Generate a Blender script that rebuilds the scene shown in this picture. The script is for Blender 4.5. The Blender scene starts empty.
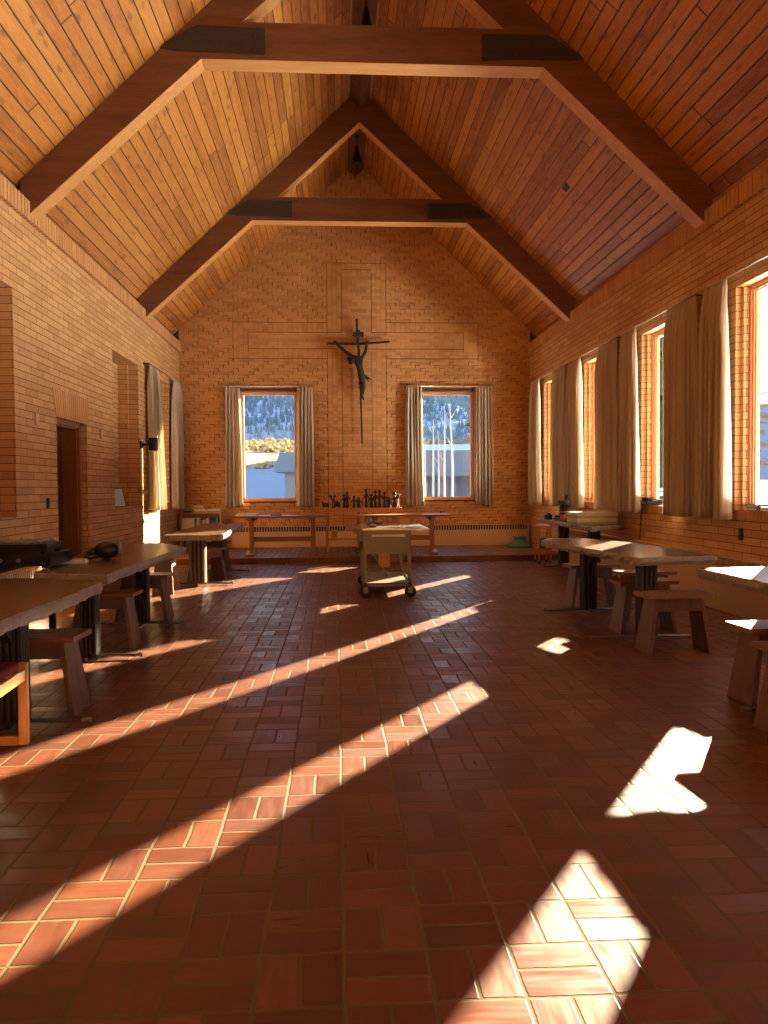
import bpy, bmesh, math, random
from mathutils import Vector, Matrix, noise
random.seed(7)
sc = bpy.context.scene
COL = sc.collection
PI = math.pi
XL, XR, D, CX = -3.17, 4.05, 16.3, 0.44
REAR = -4.6
TILE = 0.23
PLY = 13.70          # front of raised platform
PLZ = 0.10
EAVE = 4.27
RIDGE = 7.96; SL = 0.947
SUN_AZ = math.atan(0.68); SUN_EL = math.radians(15.6)

FILL_R, FILL_B = 500, 32
# ------------------------------------------------------------------ materials
def new_mat(name):
    m = bpy.data.materials.new(name); m.use_nodes = True
    nt = m.node_tree; nt.nodes.clear()
    o = nt.nodes.new('ShaderNodeOutputMaterial')
    b = nt.nodes.new('ShaderNodeBsdfPrincipled')
    nt.links.new(b.outputs[0], o.inputs[0])
    return m, nt, b, o
def nd(nt, t, **k):
    n = nt.nodes.new(t)
    for a, v in k.items(): setattr(n, a, v)
    return n
def put(nt, sock, v):
    if isinstance(v, bpy.types.NodeSocket): nt.links.new(v, sock)
    else: sock.default_value = v
def mt(nt, op, a, b=None, c=None):
    n = nd(nt, 'ShaderNodeMath', operation=op)
    put(nt, n.inputs[0], a)
    if b is not None: put(nt, n.inputs[1], b)
    if c is not None: put(nt, n.inputs[2], c)
    return n.outputs[0]
def mixc(nt, f, a, b, blend='MIX'):
    n = nd(nt, 'ShaderNodeMix', data_type='RGBA', blend_type=blend)
    put(nt, n.inputs[0], f)
    put(nt, n.inputs[6], a if isinstance(a, bpy.types.NodeSocket) else (*a, 1)[:4])
    put(nt, n.inputs[7], b if isinstance(b, bpy.types.NodeSocket) else (*b, 1)[:4])
    return n.outputs[2]
def mixf(nt, f, a, b):
    n = nd(nt, 'ShaderNodeMix', data_type='FLOAT')
    put(nt, n.inputs[0], f); put(nt, n.inputs[2], a); put(nt, n.inputs[3], b)
    return n.outputs[0]
def noi(nt, vec, scale, detail=3, rough=.5):
    n = nd(nt, 'ShaderNodeTexNoise')
    if vec is not None: nt.links.new(vec, n.inputs['Vector'])
    n.inputs['Scale'].default_value = scale; n.inputs['Detail'].default_value = detail
    n.inputs['Roughness'].default_value = rough
    return n.outputs[0]
def xyz(nt, x, y, z):
    n = nd(nt, 'ShaderNodeCombineXYZ')
    for i, v in enumerate((x, y, z)): put(nt, n.inputs[i], v)
    return n.outputs[0]
def white(nt, x, y=0.0):
    n = nd(nt, 'ShaderNodeTexWhiteNoise', noise_dimensions='3D')
    nt.links.new(xyz(nt, x, y, 3.7), n.inputs['Vector'])
    return n.outputs[0]
def ramp(nt, f, stops):
    n = nd(nt, 'ShaderNodeValToRGB')
    e = n.color_ramp.elements
    while len(e) < len(stops): e.new(0.5)
    for i, (p, c) in enumerate(stops):
        e[i].position = p; e[i].color = (*c, 1)
    put(nt, n.inputs[0], f)
    return n.outputs[0]
def bump(nt, b, h, strength=.5, dist=.01):
    n = nd(nt, 'ShaderNodeBump')
    n.inputs['Strength'].default_value = strength; n.inputs['Distance'].default_value = dist
    put(nt, n.inputs['Height'], h)
    nt.links.new(n.outputs[0], b.inputs['Normal'])
def coords(nt, kind='Object'):
    t = nd(nt, 'ShaderNodeTexCoord'); s = nd(nt, 'ShaderNodeSeparateXYZ')
    nt.links.new(t.outputs[kind], s.inputs[0])
    return t.outputs[kind], s.outputs[0], s.outputs[1], s.outputs[2]

def simple(name, col, rough=.6, metal=0.0, var=.15, scale=12, bmp=0.0, spec=.5):
    m, nt, b, o = new_mat(name)
    v, x, y, z = coords(nt)
    n = noi(nt, v, scale, 4)
    c = mixc(nt, n, tuple(k * (1 - var) for k in col), tuple(min(1, k * (1 + var)) for k in col))
    put(nt, b.inputs['Base Color'], c)
    b.inputs['Roughness'].default_value = rough; b.inputs['Metallic'].default_value = metal
    b.inputs['Specular IOR Level'].default_value = spec
    if bmp: bump(nt, b, n, bmp, .004)
    return m

def wood(name, c1, c2, rough=.5, axis=1, scale=1.0, bmp=.25, seam=0.0, seam_axis=0):
    """grain runs along local axis; optional board seams across seam_axis"""
    m, nt, b, o = new_mat(name)
    v, x, y, z = coords(nt)
    c = [x, y, z]
    k = [9.0 * scale] * 3; k[axis] = .9 * scale
    oi = nd(nt, 'ShaderNodeObjectInfo')
    off = mt(nt, 'MULTIPLY', oi.outputs['Random'], 37.0)
    vec = xyz(nt, mt(nt, 'MULTIPLY_ADD', c[0], k[0], off), mt(nt, 'MULTIPLY', c[1], k[1]), mt(nt, 'MULTIPLY', c[2], k[2]))
    n1 = noi(nt, vec, 1.2, 5, .6)
    w = nd(nt, 'ShaderNodeTexNoise'); nt.links.new(vec, w.inputs['Vector'])
    w.inputs['Scale'].default_value = 5.0; w.inputs['Detail'].default_value = 4; w.inputs['Distortion'].default_value = 1.2
    f = mt(nt, 'ADD', mt(nt, 'MULTIPLY', n1, .6), mt(nt, 'MULTIPLY', w.outputs[0], .4))
    col = ramp(nt, f, [(.32, c1), (.68, c2)])
    if seam:
        s = mt(nt, 'DIVIDE', c[seam_axis], seam)
        r = white(nt, mt(nt, 'FLOOR', s))
        col = mixc(nt, 1.0, col, mixc(nt, r, (.72, .72, .72), (1.1, 1.1, 1.1)), 'MULTIPLY')
        e = mt(nt, 'ABSOLUTE', mt(nt, 'SUBTRACT', mt(nt, 'FRACT', s), .5))
        g = mt(nt, 'GREATER_THAN', e, .485)
        col = mixc(nt, g, col, tuple(k * .25 for k in c1))
    put(nt, b.inputs['Base Color'], col)
    b.inputs['Roughness'].default_value = rough
    bump(nt, b, w.outputs[0], bmp, .003)
    return m

def brick_mat(name, bl, bh, c1, c2, mortar, z0=0.0, u0=0.0):
    m, nt, b, o = new_mat(name)
    v, x, y, z = coords(nt)
    g = nd(nt, 'ShaderNodeNewGeometry'); s = nd(nt, 'ShaderNodeSeparateXYZ')
    nt.links.new(g.outputs['True Normal'], s.inputs[0])
    side = mt(nt, 'GREATER_THAN', mt(nt, 'ABSOLUTE', s.outputs[0]), .5)
    flat = mt(nt, 'GREATER_THAN', mt(nt, 'ABSOLUTE', s.outputs[2]), .5)
    u = mixf(nt, side, x, y)
    vv = mixf(nt, flat, z, x)
    u = mixf(nt, flat, u, y)
    vec = xyz(nt, mt(nt, 'ADD', u, 20 + u0), mt(nt, 'ADD', vv, 20 * bh - z0), 0.0)
    t = nd(nt, 'ShaderNodeTexBrick', offset=.5)
    nt.links.new(vec, t.inputs['Vector'])
    t.inputs['Scale'].default_value = 1; t.inputs['Brick Width'].default_value = bl
    t.inputs['Row Height'].default_value = bh; t.inputs['Mortar Size'].default_value = .0042
    t.inputs['Mortar Smooth'].default_value = .15
    t.inputs['Color1'].default_value = (0, 0, 0, 1); t.inputs['Color2'].default_value = (1, 1, 1, 1)
    t.inputs['Mortar'].default_value = (.5, .5, .5, 1); t.inputs['Bias'].default_value = 0
    n1 = noi(nt, v, 1.1, 3)
    n2 = noi(nt, v, 55, 3, .7)
    k = mt(nt, 'ADD', mt(nt, 'MULTIPLY', t.outputs[0], .45), mt(nt, 'MULTIPLY', n2, .55))
    col = ramp(nt, k, [(.15, c1), (.55, c2), (.9, tuple(min(1, a * 1.12) for a in c2))])
    col = mixc(nt, 1.0, col, mixc(nt, n1, (.86, .84, .82), (1.1, 1.1, 1.1)), 'MULTIPLY')
    col = mixc(nt, t.outputs[1], col, mortar)
    put(nt, b.inputs['Base Color'], col)
    b.inputs['Roughness'].default_value = .78
    h = mt(nt, 'SUBTRACT', mt(nt, 'ADD', mt(nt, 'MULTIPLY', n2, .25), mt(nt, 'MULTIPLY', t.outputs[0], .12)), t.outputs[1])
    bump(nt, b, h, .75, .009)
    return m

def island_brick(name, c1, c2, rough=.78):
    m, nt, b, o = new_mat(name)
    v, x, y, z = coords(nt)
    g = nd(nt, 'ShaderNodeNewGeometry')
    n2 = noi(nt, v, 50, 3, .7); n1 = noi(nt, v, .9, 3)
    k = mt(nt, 'ADD', mt(nt, 'MULTIPLY', g.outputs['Random Per Island'], .45), mt(nt, 'MULTIPLY', n2, .55))
    col = ramp(nt, k, [(.15, c1), (.55, c2), (.9, tuple(min(1, a * 1.12) for a in c2))])
    col = mixc(nt, 1.0, col, mixc(nt, n1, (.86, .84, .82), (1.1, 1.1, 1.1)), 'MULTIPLY')
    put(nt, b.inputs['Base Color'], col); b.inputs['Roughness'].default_value = rough
    bump(nt, b, n2, .3, .004)
    return m

def tile_mat(name):
    m, nt, b, o = new_mat(name)
    v, x, y, z = coords(nt)
    wx = mt(nt, 'MULTIPLY', mt(nt, 'SUBTRACT', noi(nt, v, 3.1, 2), .5), .016)
    wy = mt(nt, 'MULTIPLY', mt(nt, 'SUBTRACT', noi(nt, xyz(nt, y, x, 4.0), 3.4, 2), .5), .016)
    px = mt(nt, 'DIVIDE', mt(nt, 'ADD', mt(nt, 'ADD', x, wx), 23 - .01), TILE)
    py = mt(nt, 'DIVIDE', mt(nt, 'ADD', mt(nt, 'ADD', y, wy), 23 - .10), TILE)
    ix, iy = mt(nt, 'FLOOR', px), mt(nt, 'FLOOR', py)
    fx, fy = mt(nt, 'FRACT', px), mt(nt, 'FRACT', py)
    par = mt(nt, 'MODULO', mt(nt, 'ADD', ix, iy), 2.0)
    # s runs across the two bricks of a square, t along them
    s = mixf(nt, par, fy, fx); t = mixf(nt, par, fx, fy)
    jit = mt(nt, 'MULTIPLY', mt(nt, 'SUBTRACT', white(nt, ix, iy), .5), .03)
    s2 = mt(nt, 'ADD', s, jit)
    half = mt(nt, 'GREATER_THAN', s2, .5)
    dm = mt(nt, 'ABSOLUTE', mt(nt, 'SUBTRACT', s2, .5))
    ex = mt(nt, 'MINIMUM', fx, mt(nt, 'SUBTRACT', 1.0, fx))
    ey = mt(nt, 'MINIMUM', fy, mt(nt, 'SUBTRACT', 1.0, fy))
    d = mt(nt, 'MINIMUM', mt(nt, 'MINIMUM', ex, ey), dm)
    edge = noi(nt, v, 60, 2)
    w = mt(nt, 'MULTIPLY_ADD', edge, .018, .011)
    mr = nd(nt, 'ShaderNodeMapRange', interpolation_type='SMOOTHSTEP')
    put(nt, mr.inputs[0], d); put(nt, mr.inputs[1], mt(nt, 'MULTIPLY', w, .7)); put(nt, mr.inputs[2], mt(nt, 'ADD', w, .012))
    mr.inputs[3].default_value = 0; mr.inputs[4].default_value = 1
    tile = mr.outputs[0]
    r = white(nt, mt(nt, 'ADD', ix, mt(nt, 'MULTIPLY', half, .37)), iy)
    r2 = white(nt, mt(nt, 'ADD', iy, mt(nt, 'MULTIPLY', half, .71)), ix)
    # wire-cut streaks along each brick
    sv = xyz(nt, mt(nt, 'MULTIPLY_ADD', s, 9.0, mt(nt, 'MULTIPLY', r, 50)), mt(nt, 'MULTIPLY', t, 1.2), r2)
    st = noi(nt, sv, 1.3, 1, .5)
    fine = noi(nt, v, 90, 3, .7)
    k = mt(nt, 'ADD', mt(nt, 'MULTIPLY', r, .40), mt(nt, 'ADD', mt(nt, 'MULTIPLY', st, .45), mt(nt, 'MULTIPLY', fine, .15)))
    col = ramp(nt, k, [(.15, (.088, .031, .018)), (.5, (.155, .048, .021)), (.85, (.240, .080, .031))])
    big = noi(nt, v, .5, 3)
    col = mixc(nt, mt(nt, 'MULTIPLY', big, .30), col, (.16, .055, .04))
    col = mixc(nt, tile, (.17, .125, .060), col)
    put(nt, b.inputs['Base Color'], col)
    rg = mt(nt, 'ADD', mt(nt, 'MULTIPLY_ADD', st, .26, .19), mt(nt, 'MULTIPLY', r2, .16))
    put(nt, b.inputs['Roughness'], mixf(nt, tile, .85, rg))
    put(nt, b.inputs['Specular IOR Level'], mixf(nt, tile, .08, .42))
    tilt = mt(nt, 'MULTIPLY', mt(nt, 'SUBTRACT', r2, .5), mt(nt, 'SUBTRACT', t, .5))
    dome = mt(nt, 'MULTIPLY', noi(nt, v, 7, 2), .35)
    h = mt(nt, 'ADD', mt(nt, 'MULTIPLY', tile, .75), mt(nt, 'ADD', mt(nt, 'MULTIPLY', st, .09), mt(nt, 'ADD', mt(nt, 'MULTIPLY', fine, .03), mt(nt, 'ADD', mt(nt, 'MULTIPLY', tilt, .5), dome))))
    bump(nt, b, h, .38, .007)
    return m

def plank_ceiling(name):
    m, nt, b, o = new_mat(name)
    v, x, y, z = coords(nt)
    dx = mt(nt, 'SUBTRACT', x, CX)
    sgn = mt(nt, 'GREATER_THAN', dx, 0.0)
    s = mt(nt, 'MULTIPLY', mt(nt, 'ABSOLUTE', dx), 1.377 / .142)
    i = mt(nt, 'MULTIPLY_ADD', sgn, 71.0, mt(nt, 'FLOOR', s)); f = mt(nt, 'FRACT', s)
    r1 = white(nt, i)
    yy = mt(nt, 'DIVIDE', mt(nt, 'MULTIPLY_ADD', r1, 9.0, y), 4.6)
    j = mt(nt, 'FLOOR', yy); fj = mt(nt, 'FRACT', yy)
    r = white(nt, i, j)
    vec = xyz(nt, mt(nt, 'MULTIPLY_ADD', s, 1.6, mt(nt, 'MULTIPLY', r, 40)), mt(nt, 'MULTIPLY', y, 1.3), i)
    n1 = nd(nt, 'ShaderNodeTexNoise'); nt.links.new(vec, n1.inputs['Vector'])
    n1.inputs['Scale'].default_value = 1.8; n1.inputs['Detail'].default_value = 5; n1.inputs['Distortion'].default_value = .8
    g = nd(nt, 'ShaderNodeTexNoise'); nt.links.new(vec, g.inputs['Vector'])
    g.inputs['Scale'].default_value = 7; g.inputs['Detail'].default_value = 4; g.inputs['Distortion'].default_value = 1.5
    k = mt(nt, 'ADD', mt(nt, 'MULTIPLY', r, .28), mt(nt, 'ADD', mt(nt, 'MULTIPLY', n1.outputs[0], .52), mt(nt, 'MULTIPLY', g.outputs[0], .34)))
    col = ramp(nt, k, [(.34, CW1), (.55, CW2), (.78, CW3)])
    # knots
    vo = nd(nt, 'ShaderNodeTexVoronoi', feature='F1')
    wp = mt(nt, 'MULTIPLY', mt(nt, 'SUBTRACT', g.outputs[0], .5), .55)
    nt.links.new(xyz(nt, mt(nt, 'MULTIPLY_ADD', s, 1.25, wp), mt(nt, 'MULTIPLY_ADD', y, 3.0, wp), i), vo.inputs['Vector'])
    vo.inputs['Scale'].default_value = 1.0
    kn = nd(nt, 'ShaderNodeMapRange'); put(nt, kn.inputs[0], vo.outputs['Distance'])
    kn.inputs[1].default_value = .13; kn.inputs[2].default_value = .26; kn.inputs[3].default_value = .6; kn.inputs[4].default_value = 0
    col = mixc(nt, kn.outputs[0], col, (.16, .045, .012))
    e = mt(nt, 'MINIMUM', f, mt(nt, 'SUBTRACT', 1.0, f))
    ej = mt(nt, 'MULTIPLY', mt(nt, 'MINIMUM', fj, mt(nt, 'SUBTRACT', 1.0, fj)), 26.0)
    gap = mt(nt, 'LESS_THAN', mt(nt, 'MINIMUM', e, ej), .042)
    col = mixc(nt, gap, col, (.05, .015, .005))
    put(nt, b.inputs['Base Color'], col)
    b.inputs['Roughness'].default_value = .48
    mr = nd(nt, 'ShaderNodeMapRange', interpolation_type='SMOOTHSTEP')
    put(nt, mr.inputs[0], mt(nt, 'MINIMUM', e, ej)); mr.inputs[1].default_value = 0; mr.inputs[2].default_value = .09
    bump(nt, b, mt(nt, 'ADD', mr.outputs[0], mt(nt, 'MULTIPLY', g.outputs[0], .15)), .7, .008)
    return m
CW1, CW2, CW3 = (.24, .070, .010), (.46, .165, .026), (.60, .265, .052)

def curtain_mat(name):
    m, nt, b, o = new_mat(name)
    v, x, y, z = coords(nt, 'UV')
    a = noi(nt, xyz(nt, mt(nt, 'MULTIPLY', x, 60.0), mt(nt, 'MULTIPLY', y, .4), 0.0), 1.0, 2)
    w = noi(nt, xyz(nt, mt(nt, 'MULTIPLY', x, 300.0), mt(nt, 'MULTIPLY', y, 300.0), 0.0), 1.0, 2)
    st = mt(nt, 'GREATER_THAN', mt(nt, 'SINE', mt(nt, 'MULTIPLY', x, 95.0)), .35)
    col = mixc(nt, a, (.56, .44, .29), (.86, .76, .57))
    col = mixc(nt, mt(nt, 'MULTIPLY', st, .22), col, (.33, .22, .13))
    col = mixc(nt, mt(nt, 'MULTIPLY', w, .2), col, (.30, .2, .12))
    put(nt, b.inputs['Base Color'], col); b.inputs['Roughness'].default_value = .9
    b.inputs['Specular IOR Level'].default_value = .15
    tr = nd(nt, 'ShaderNodeBsdfTranslucent'); nt.links.new(col, tr.inputs[0])
    mx = nd(nt, 'ShaderNodeMixShader'); mx.inputs[0].default_value = .2
    nt.links.new(b.outputs[0], mx.inputs[1]); nt.links.new(tr.outputs[0], mx.inputs[2])
    nt.links.new(mx.outputs[0], o.inputs[0])
    return m

def glass_mat(name):
    m, nt, b, o = new_mat(name)
    nt.nodes.remove(b)
    t = nd(nt, 'ShaderNodeBsdfTransparent'); t.inputs[0].default_value = (.97, .985, .98, 1)
    g = nd(nt, 'ShaderNodeBsdfGlossy'); g.inputs['Roughness'].default_value = .02
    f = nd(nt, 'ShaderNodeFresnel'); f.inputs[0].default_value = 1.35
    mx = nd(nt, 'ShaderNodeMixShader')
    gg = nd(nt, 'ShaderNodeNewGeometry'); put(nt, mx.inputs[0], mt(nt, 'MULTIPLY', f.outputs[0], mt(nt, 'SUBTRACT', 1.0, gg.outputs['Backfacing']))); nt.links.new(t.outputs[0], mx.inputs[1]); nt.links.new(g.outputs[0], mx.inputs[2])
    nt.links.new(mx.outputs[0], o.inputs[0])
    return m

B1, B2, BM = (.47, .225, .075), (.62, .335, .125), (.16, .085, .038)
MAT = dict(
    side_brick=brick_mat('side_brick', .333, .0785, B1, B2, BM),
    field_brick=island_brick('field_brick', (.44, .195, .060), (.58, .285, .095)),
    soldier=island_brick('soldier_brick', B1, (.62, .30, .11)),
    mortar=simple('mortar', (.10, .045, .018), .9, var=.2),
    tile=tile_mat('floor_tile'), ceiling=plank_ceiling('ceiling_planks'),
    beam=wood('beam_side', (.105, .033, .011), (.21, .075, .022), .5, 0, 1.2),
    soffit_lit=wood('beam_soffit_lit', (.48, .20, .05), (.68, .34, .10), .45, 0, 1.4),
    orange=wood('console_wood', (.46, .155, .028), (.60, .23, .05), .42, 0, 1.6, .15),
    trest=wood('trestle_wood', (.24, .085, .025), (.38, .15, .045), .42, 2, 1.6, .15), trestx=wood('trestle_wood_x', (.20, .070, .020), (.33, .125, .036), .38, 0, 1.6, .15),
    plate=simple('splice_plate', (.050, .036, .026), .55, .3, .3, 8, .2),
    frame=wood('window_wood', (.56, .25, .10), (.70, .36, .16), .4, 2, 1.5, .1),
    oak=wood('oak', (.50, .23, .055), (.68, .36, .11), .42, 2, 1.6, .15),
    oakx=wood('oak_x', (.42, .17, .04), (.60, .28, .08), .42, 0, 1.6, .15),
    darkdoor=wood('door_wood', (.075, .018, .008), (.13, .035, .014), .4, 2, 1.2, .15),
    jamb=wood('jamb_wood', (.20, .06, .02), (.32, .11, .03), .4, 2, 1.2, .15),
    top=wood('table_top', (.085, .040, .018), (.24, .125, .052), .26, 1, 1.0, .3, .19, 0),
    edge=simple('live_edge', (.30, .265, .22), .55, 0, .6, 22, 1.0),
    ped=wood('pedestal', (.020, .013, .010), (.045, .030, .022), .42, 2, 1.5, .2),
    pedb=wood('pedestal_brown', (.075, .045, .030), (.14, .09, .06), .42, 2, 1.5, .2),
    stool=wood('stool_side', (.105, .055, .038), (.19, .105, .075), .45, 2, 1.4, .2),
    stooltop=wood('stool_seat', (.16, .075, .045), (.27, .14, .085), .36, 0, 1.4, .2),
    iron=simple('iron', (.22, .21, .20), .36, .8, .2),
    black=simple('black_plastic', (.012, .012, .013), .35, 0, .3),
    blackm=simple('black_metal', (.02, .02, .02), .4, .6, .2),
    heater=simple('heater_paint', (.60, .38, .20), .45, .1, .06, 3),
    heaterdark=simple('heater_slot', (.03, .022, .016), .8),
    cart=simple('cart_paint', (.22, .185, .11), .42, .25, .07, 5),
    steel=simple('steel', (.55, .52, .47), .28, .95, .1),
    rubber=simple('rubber', (.015, .015, .015), .7),
    bronze=simple('bronze', (.040, .029, .019), .65, .2, .4, 30, .5),
    curtain=curtain_mat('curtain_cloth'), glass=glass_mat('window_glass'),
    white=simple('white_ceramic', (.75, .72, .65), .3), paper=simple('paper', (.72, .68, .58), .7),
    cream=simple('cream_card', (.66, .58, .38), .6, 0, .1, 6), greencard=simple('green_card', (.30, .42, .28), .6),
    green=simple('green_plastic', (.035, .16, .06), .4), yellow=simple('yellow_pot', (.72, .56, .03), .45),
    red=simple('red_plastic', (.35, .03, .02), .4), burgundy=simple('burgundy_cloth', (.21, .022, .030), .9, 0, .25, 60, .3),
    mirror=simple('pale_reflection', (.62, .70, .76), .18, 0, .05, 6), pink=simple('pink_plate', (.62, .36, .24), .6),
    grey=simple('grey_plastic', (.25, .24, .23), .5), frameblk=simple('thin_frame', (.22, .15, .10), .5),
    snow=None)
def shade(name, c): 
    if name not in MAT or MAT[name] is None: MAT[name] = simple(name, c, .65, 0, .12, 20)
    return MAT[name]

# ------------------------------------------------------------------ mesh helper
class MB:
    def __init__(s): s.v = []; s.f = []; s.mi = []; s.sm = []
    def add(s, vs, fs, mi=0, M=None, smooth=False):
        b = len(s.v)
        s.v += [tuple(M @ Vector(v)) if M else tuple(v) for v in vs]
        for f in fs: s.f.append([b + i for i in f]); s.mi.append(mi); s.sm.append(smooth)
        return s
    def box(s, lo, hi, mi=0, M=None):
        x0, y0, z0 = lo; x1, y1, z1 = hi
        return s.add([(x0,y0,z0),(x1,y0,z0),(x1,y1,z0),(x0,y1,z0),(x0,y0,z1),(x1,y0,z1),(x1,y1,z1),(x0,y1,z1)],
            [(3,2,1,0),(4,5,6,7),(0,1,5,4),(1,2,6,5),(2,3,7,6),(3,0,4,7)], mi, M)
    def cbox(s, c, d, mi=0, M=None):
        return s.box([c[i]-d[i]/2 for i in range(3)], [c[i]+d[i]/2 for i in range(3)], mi, M)
    def prism(s, poly, a, b, axis=1, mi=0, M=None, sidemi=None):
        """poly: 2D list, extruded along axis from a to b"""
        n = len(poly)
        def P(p, t):
            if axis == 1: return (p[0], t, p[1])
            if axis == 0: return (t, p[0], p[1])
            return (p[0], p[1], t)
        base = len(s.v)
        vs = [P(p, a) for p in poly] + [P(p, b) for p in poly]
        s.v += [tuple(M @ Vector(v)) if M else v for v in vs]
        ar = sum(poly[i][0]*poly[(i+1)%n][1]-poly[(i+1)%n][0]*poly[i][1] for i in range(n))
        flip = (ar > 0) == (axis == 1)
        if b < a: flip = not flip
        fs = [list(range(n))[::-1], list(range(n, 2*n))] + [[i, (i+1)%n, n+(i+1)%n, n+i] for i in range(n)]
        for k, f in enumerate(fs):
            if flip: f = f[::-1]
            s.f.append([base + i for i in f]); s.mi.append(mi if (k < 2 or sidemi is None) else sidemi); s.sm.append(False)
        return s
    def tube(s, pts, r, n=8, mi=0, M=None, smooth=True):
        P = [Vector(p) for p in pts]; base = len(s.v)
        rs = r if isinstance(r, (list, tuple)) else [r]*len(P)
        up = Vector((0,0,1))
        for i, p in enumerate(P):
            t = (P[min(i+1, len(P)-1)] - P[max(i-1, 0)]).normalized()
            a = t.cross(up)
            if a.length < .05: a = t.cross(Vector((1,0,0)))
            a.normalize(); b = t.cross(a)
            for k in range(n):
                q = p + (a*math.cos(2*PI*k/n) + b*math.sin(2*PI*k/n))*rs[i]
                s.v.append(tuple(M @ q) if M else tuple(q))
        for i in range(len(P)-1):
            for k in range(n):
                k2 = (k+1) % n
                s.f.append([base+i*n+k, base+i*n+k2, base+(i+1)*n+k2, base+(i+1)*n+k][::-1]); s.mi.append(mi); s.sm.append(smooth)
        for i, o in ((0, 1), (len(P)-1, -1)):
            s.f.append([base+i*n+k for k in range(n)][::-o]); s.mi.append(mi); s.sm.append(False)
        return s
    def lathe(s, prof, n=20, mi=0, M=None, smooth=True):
        base = len(s.v)
        for r, z in prof:
            for k in range(n):
                q = Vector((r*math.cos(2*PI*k/n), r*math.sin(2*PI*k/n), z))
                s.v.append(tuple(M @ q) if M else tuple(q))
        for i in range(len(prof)-1):
            for k in range(n):
                k2 = (k+1) % n
                s.f.append([base+i*n+k, base+i*n+k2, base+(i+1)*n+k2, base+(i+1)*n+k]); s.mi.append(mi); s.sm.append(smooth)
        s.f.append([base+k for k in range(n)][::-1]); s.mi.append(mi); s.sm.append(False)
        s.f.append([base+(len(prof)-1)*n+k for k in range(n)]); s.mi.append(mi); s.sm.append(False)
        return s
    def ball(s, c, r, n=10, mi=0, M=None):
        rx, ry, rz = r if isinstance(r, (tuple, list)) else (r, r, r)
        T = Matrix.Translation(c) @ Matrix.Diagonal((rx, ry, rz, 1))
        if M: T = M @ T
        pr = [(math.sin(PI*i/n) if 0 < i < n else .01, -math.cos(PI*i/n)) for i in range(n+1)]
        return s.lathe(pr, n+2, mi, T)
    def build(s, name, mats, parent=None, bevel=0, seg=2, loc=None):
        me = bpy.data.meshes.new(name); me.from_pydata(s.v, [], s.f)
        if not isinstance(mats, (list, tuple)): mats = [mats]
        for m in mats: me.materials.append(m)
        for p, mi, sm in zip(me.polygons, s.mi, s.sm): p.material_index = mi; p.use_smooth = sm
        me.update()
        o = bpy.data.objects.new(name, me); COL.objects.link(o)
        if parent: o.parent = parent
        if loc: o.location = loc
        if bevel:
            bv = o.modifiers.new('bevel', 'BEVEL'); bv.width = bevel; bv.segments = seg; bv.limit_method = 'ANGLE'; bv.angle_limit = .6
        return o

def tag(o, label=None, cat=None, group=None, kind=None):
    if label: o['label'] = label
    if cat: o['category'] = cat
    if group: o['group'] = group
    if kind: o['kind'] = kind
    return o
def thing(name, label, cat, loc=(0,0,0), rz=0, group=None):
    o = bpy.data.objects.new(name, None); COL.objects.link(o)
    o.location = loc; o.rotation_euler = (0,0,rz); o.empty_display_size = .1
    return tag(o, label, cat, group)
KIDS = {}
def kids(o): return [c for c in bpy.data.objects if c.parent == o]
def dup(root, label, loc=None, rz=None, group=None):
    r = root.copy(); COL.objects.link(r)
    if loc is not None: r.location = loc
    if rz is not None: r.rotation_euler = (0,0,rz)
    r['label'] = label
    if group: r['group'] = group
    for ch in kids(root):
        c = ch.copy(); COL.objects.link(c); c.parent = r
        for g in kids(ch):
            d = g.copy(); COL.objects.link(d); d.parent = c
    return r
def struct(name, mb, mats, parent=None, bevel=0):
    o = mb.build(name, mats, parent, bevel); o['kind'] = 'structure'; return o
def RZ(a): return Matrix.Rotation(a, 4, 'Z')
def T(x, y, z): return Matrix.Translation((x, y, z))

# ------------------------------------------------------------------ setting
m = MB(); m.box((XL-.3, REAR-.3, -.2), (XR+.3, D+.3, 0)); struct('floor', m, MAT['tile'])
m = MB(); m.box((XL, PLY, 0.0), (XR, D, PLZ)); struct('raised_platform', m, MAT['tile'], bevel=.006)

def cz(dx): return RIDGE - SL*abs(dx)
W = 3.82
m = MB()
for sgn in (-1, 1):
    a, b_ = (CX, RIDGE), (CX+sgn*W, cz(W))
    th = .25
    m.prism([a, b_, (b_[0], b_[1]+th), (a[0], a[1]+th)], REAR-.3, D+.3, 1)
struct('ceiling', m, MAT['ceiling'])

def opening_wall(name, X, out, openings, yr0, yr1, thick, z1=4.08):
    """vertical wall at plane X, outside direction `out`(+1/-1), openings (y0,y1,z0,z1)"""
    m = MB(); a, b_ = sorted((X, X+out*thick))
    ys = sorted({yr0, yr1, *[o[0] for o in openings], *[o[1] for o in openings]})
    for y0, y1 in zip(ys, ys[1:]):
        op = [o for o in openings if o[0] <= y0 and o[1] >= y1]
        if not op: m.box((a, y0, 0), (b_, y1, z1))
        else:
            m.box((a, y0, 0), (b_, y1, op[0][2])); m.box((a, y0, op[0][3]), (b_, y1, z1))
    return m
WZ0, WZ1 = 1.04, 3.30
TH = .20
RW = [14.55, 12.08, 9.66, 7.20, 4.75, 2.30, -.15, -2.60]       # right wall window centres
HW = .60
m = opening_wall('wall_right', XR, 1, [(c-HW, c+HW, WZ0, WZ1) for c in RW], REAR, D, TH)
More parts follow.
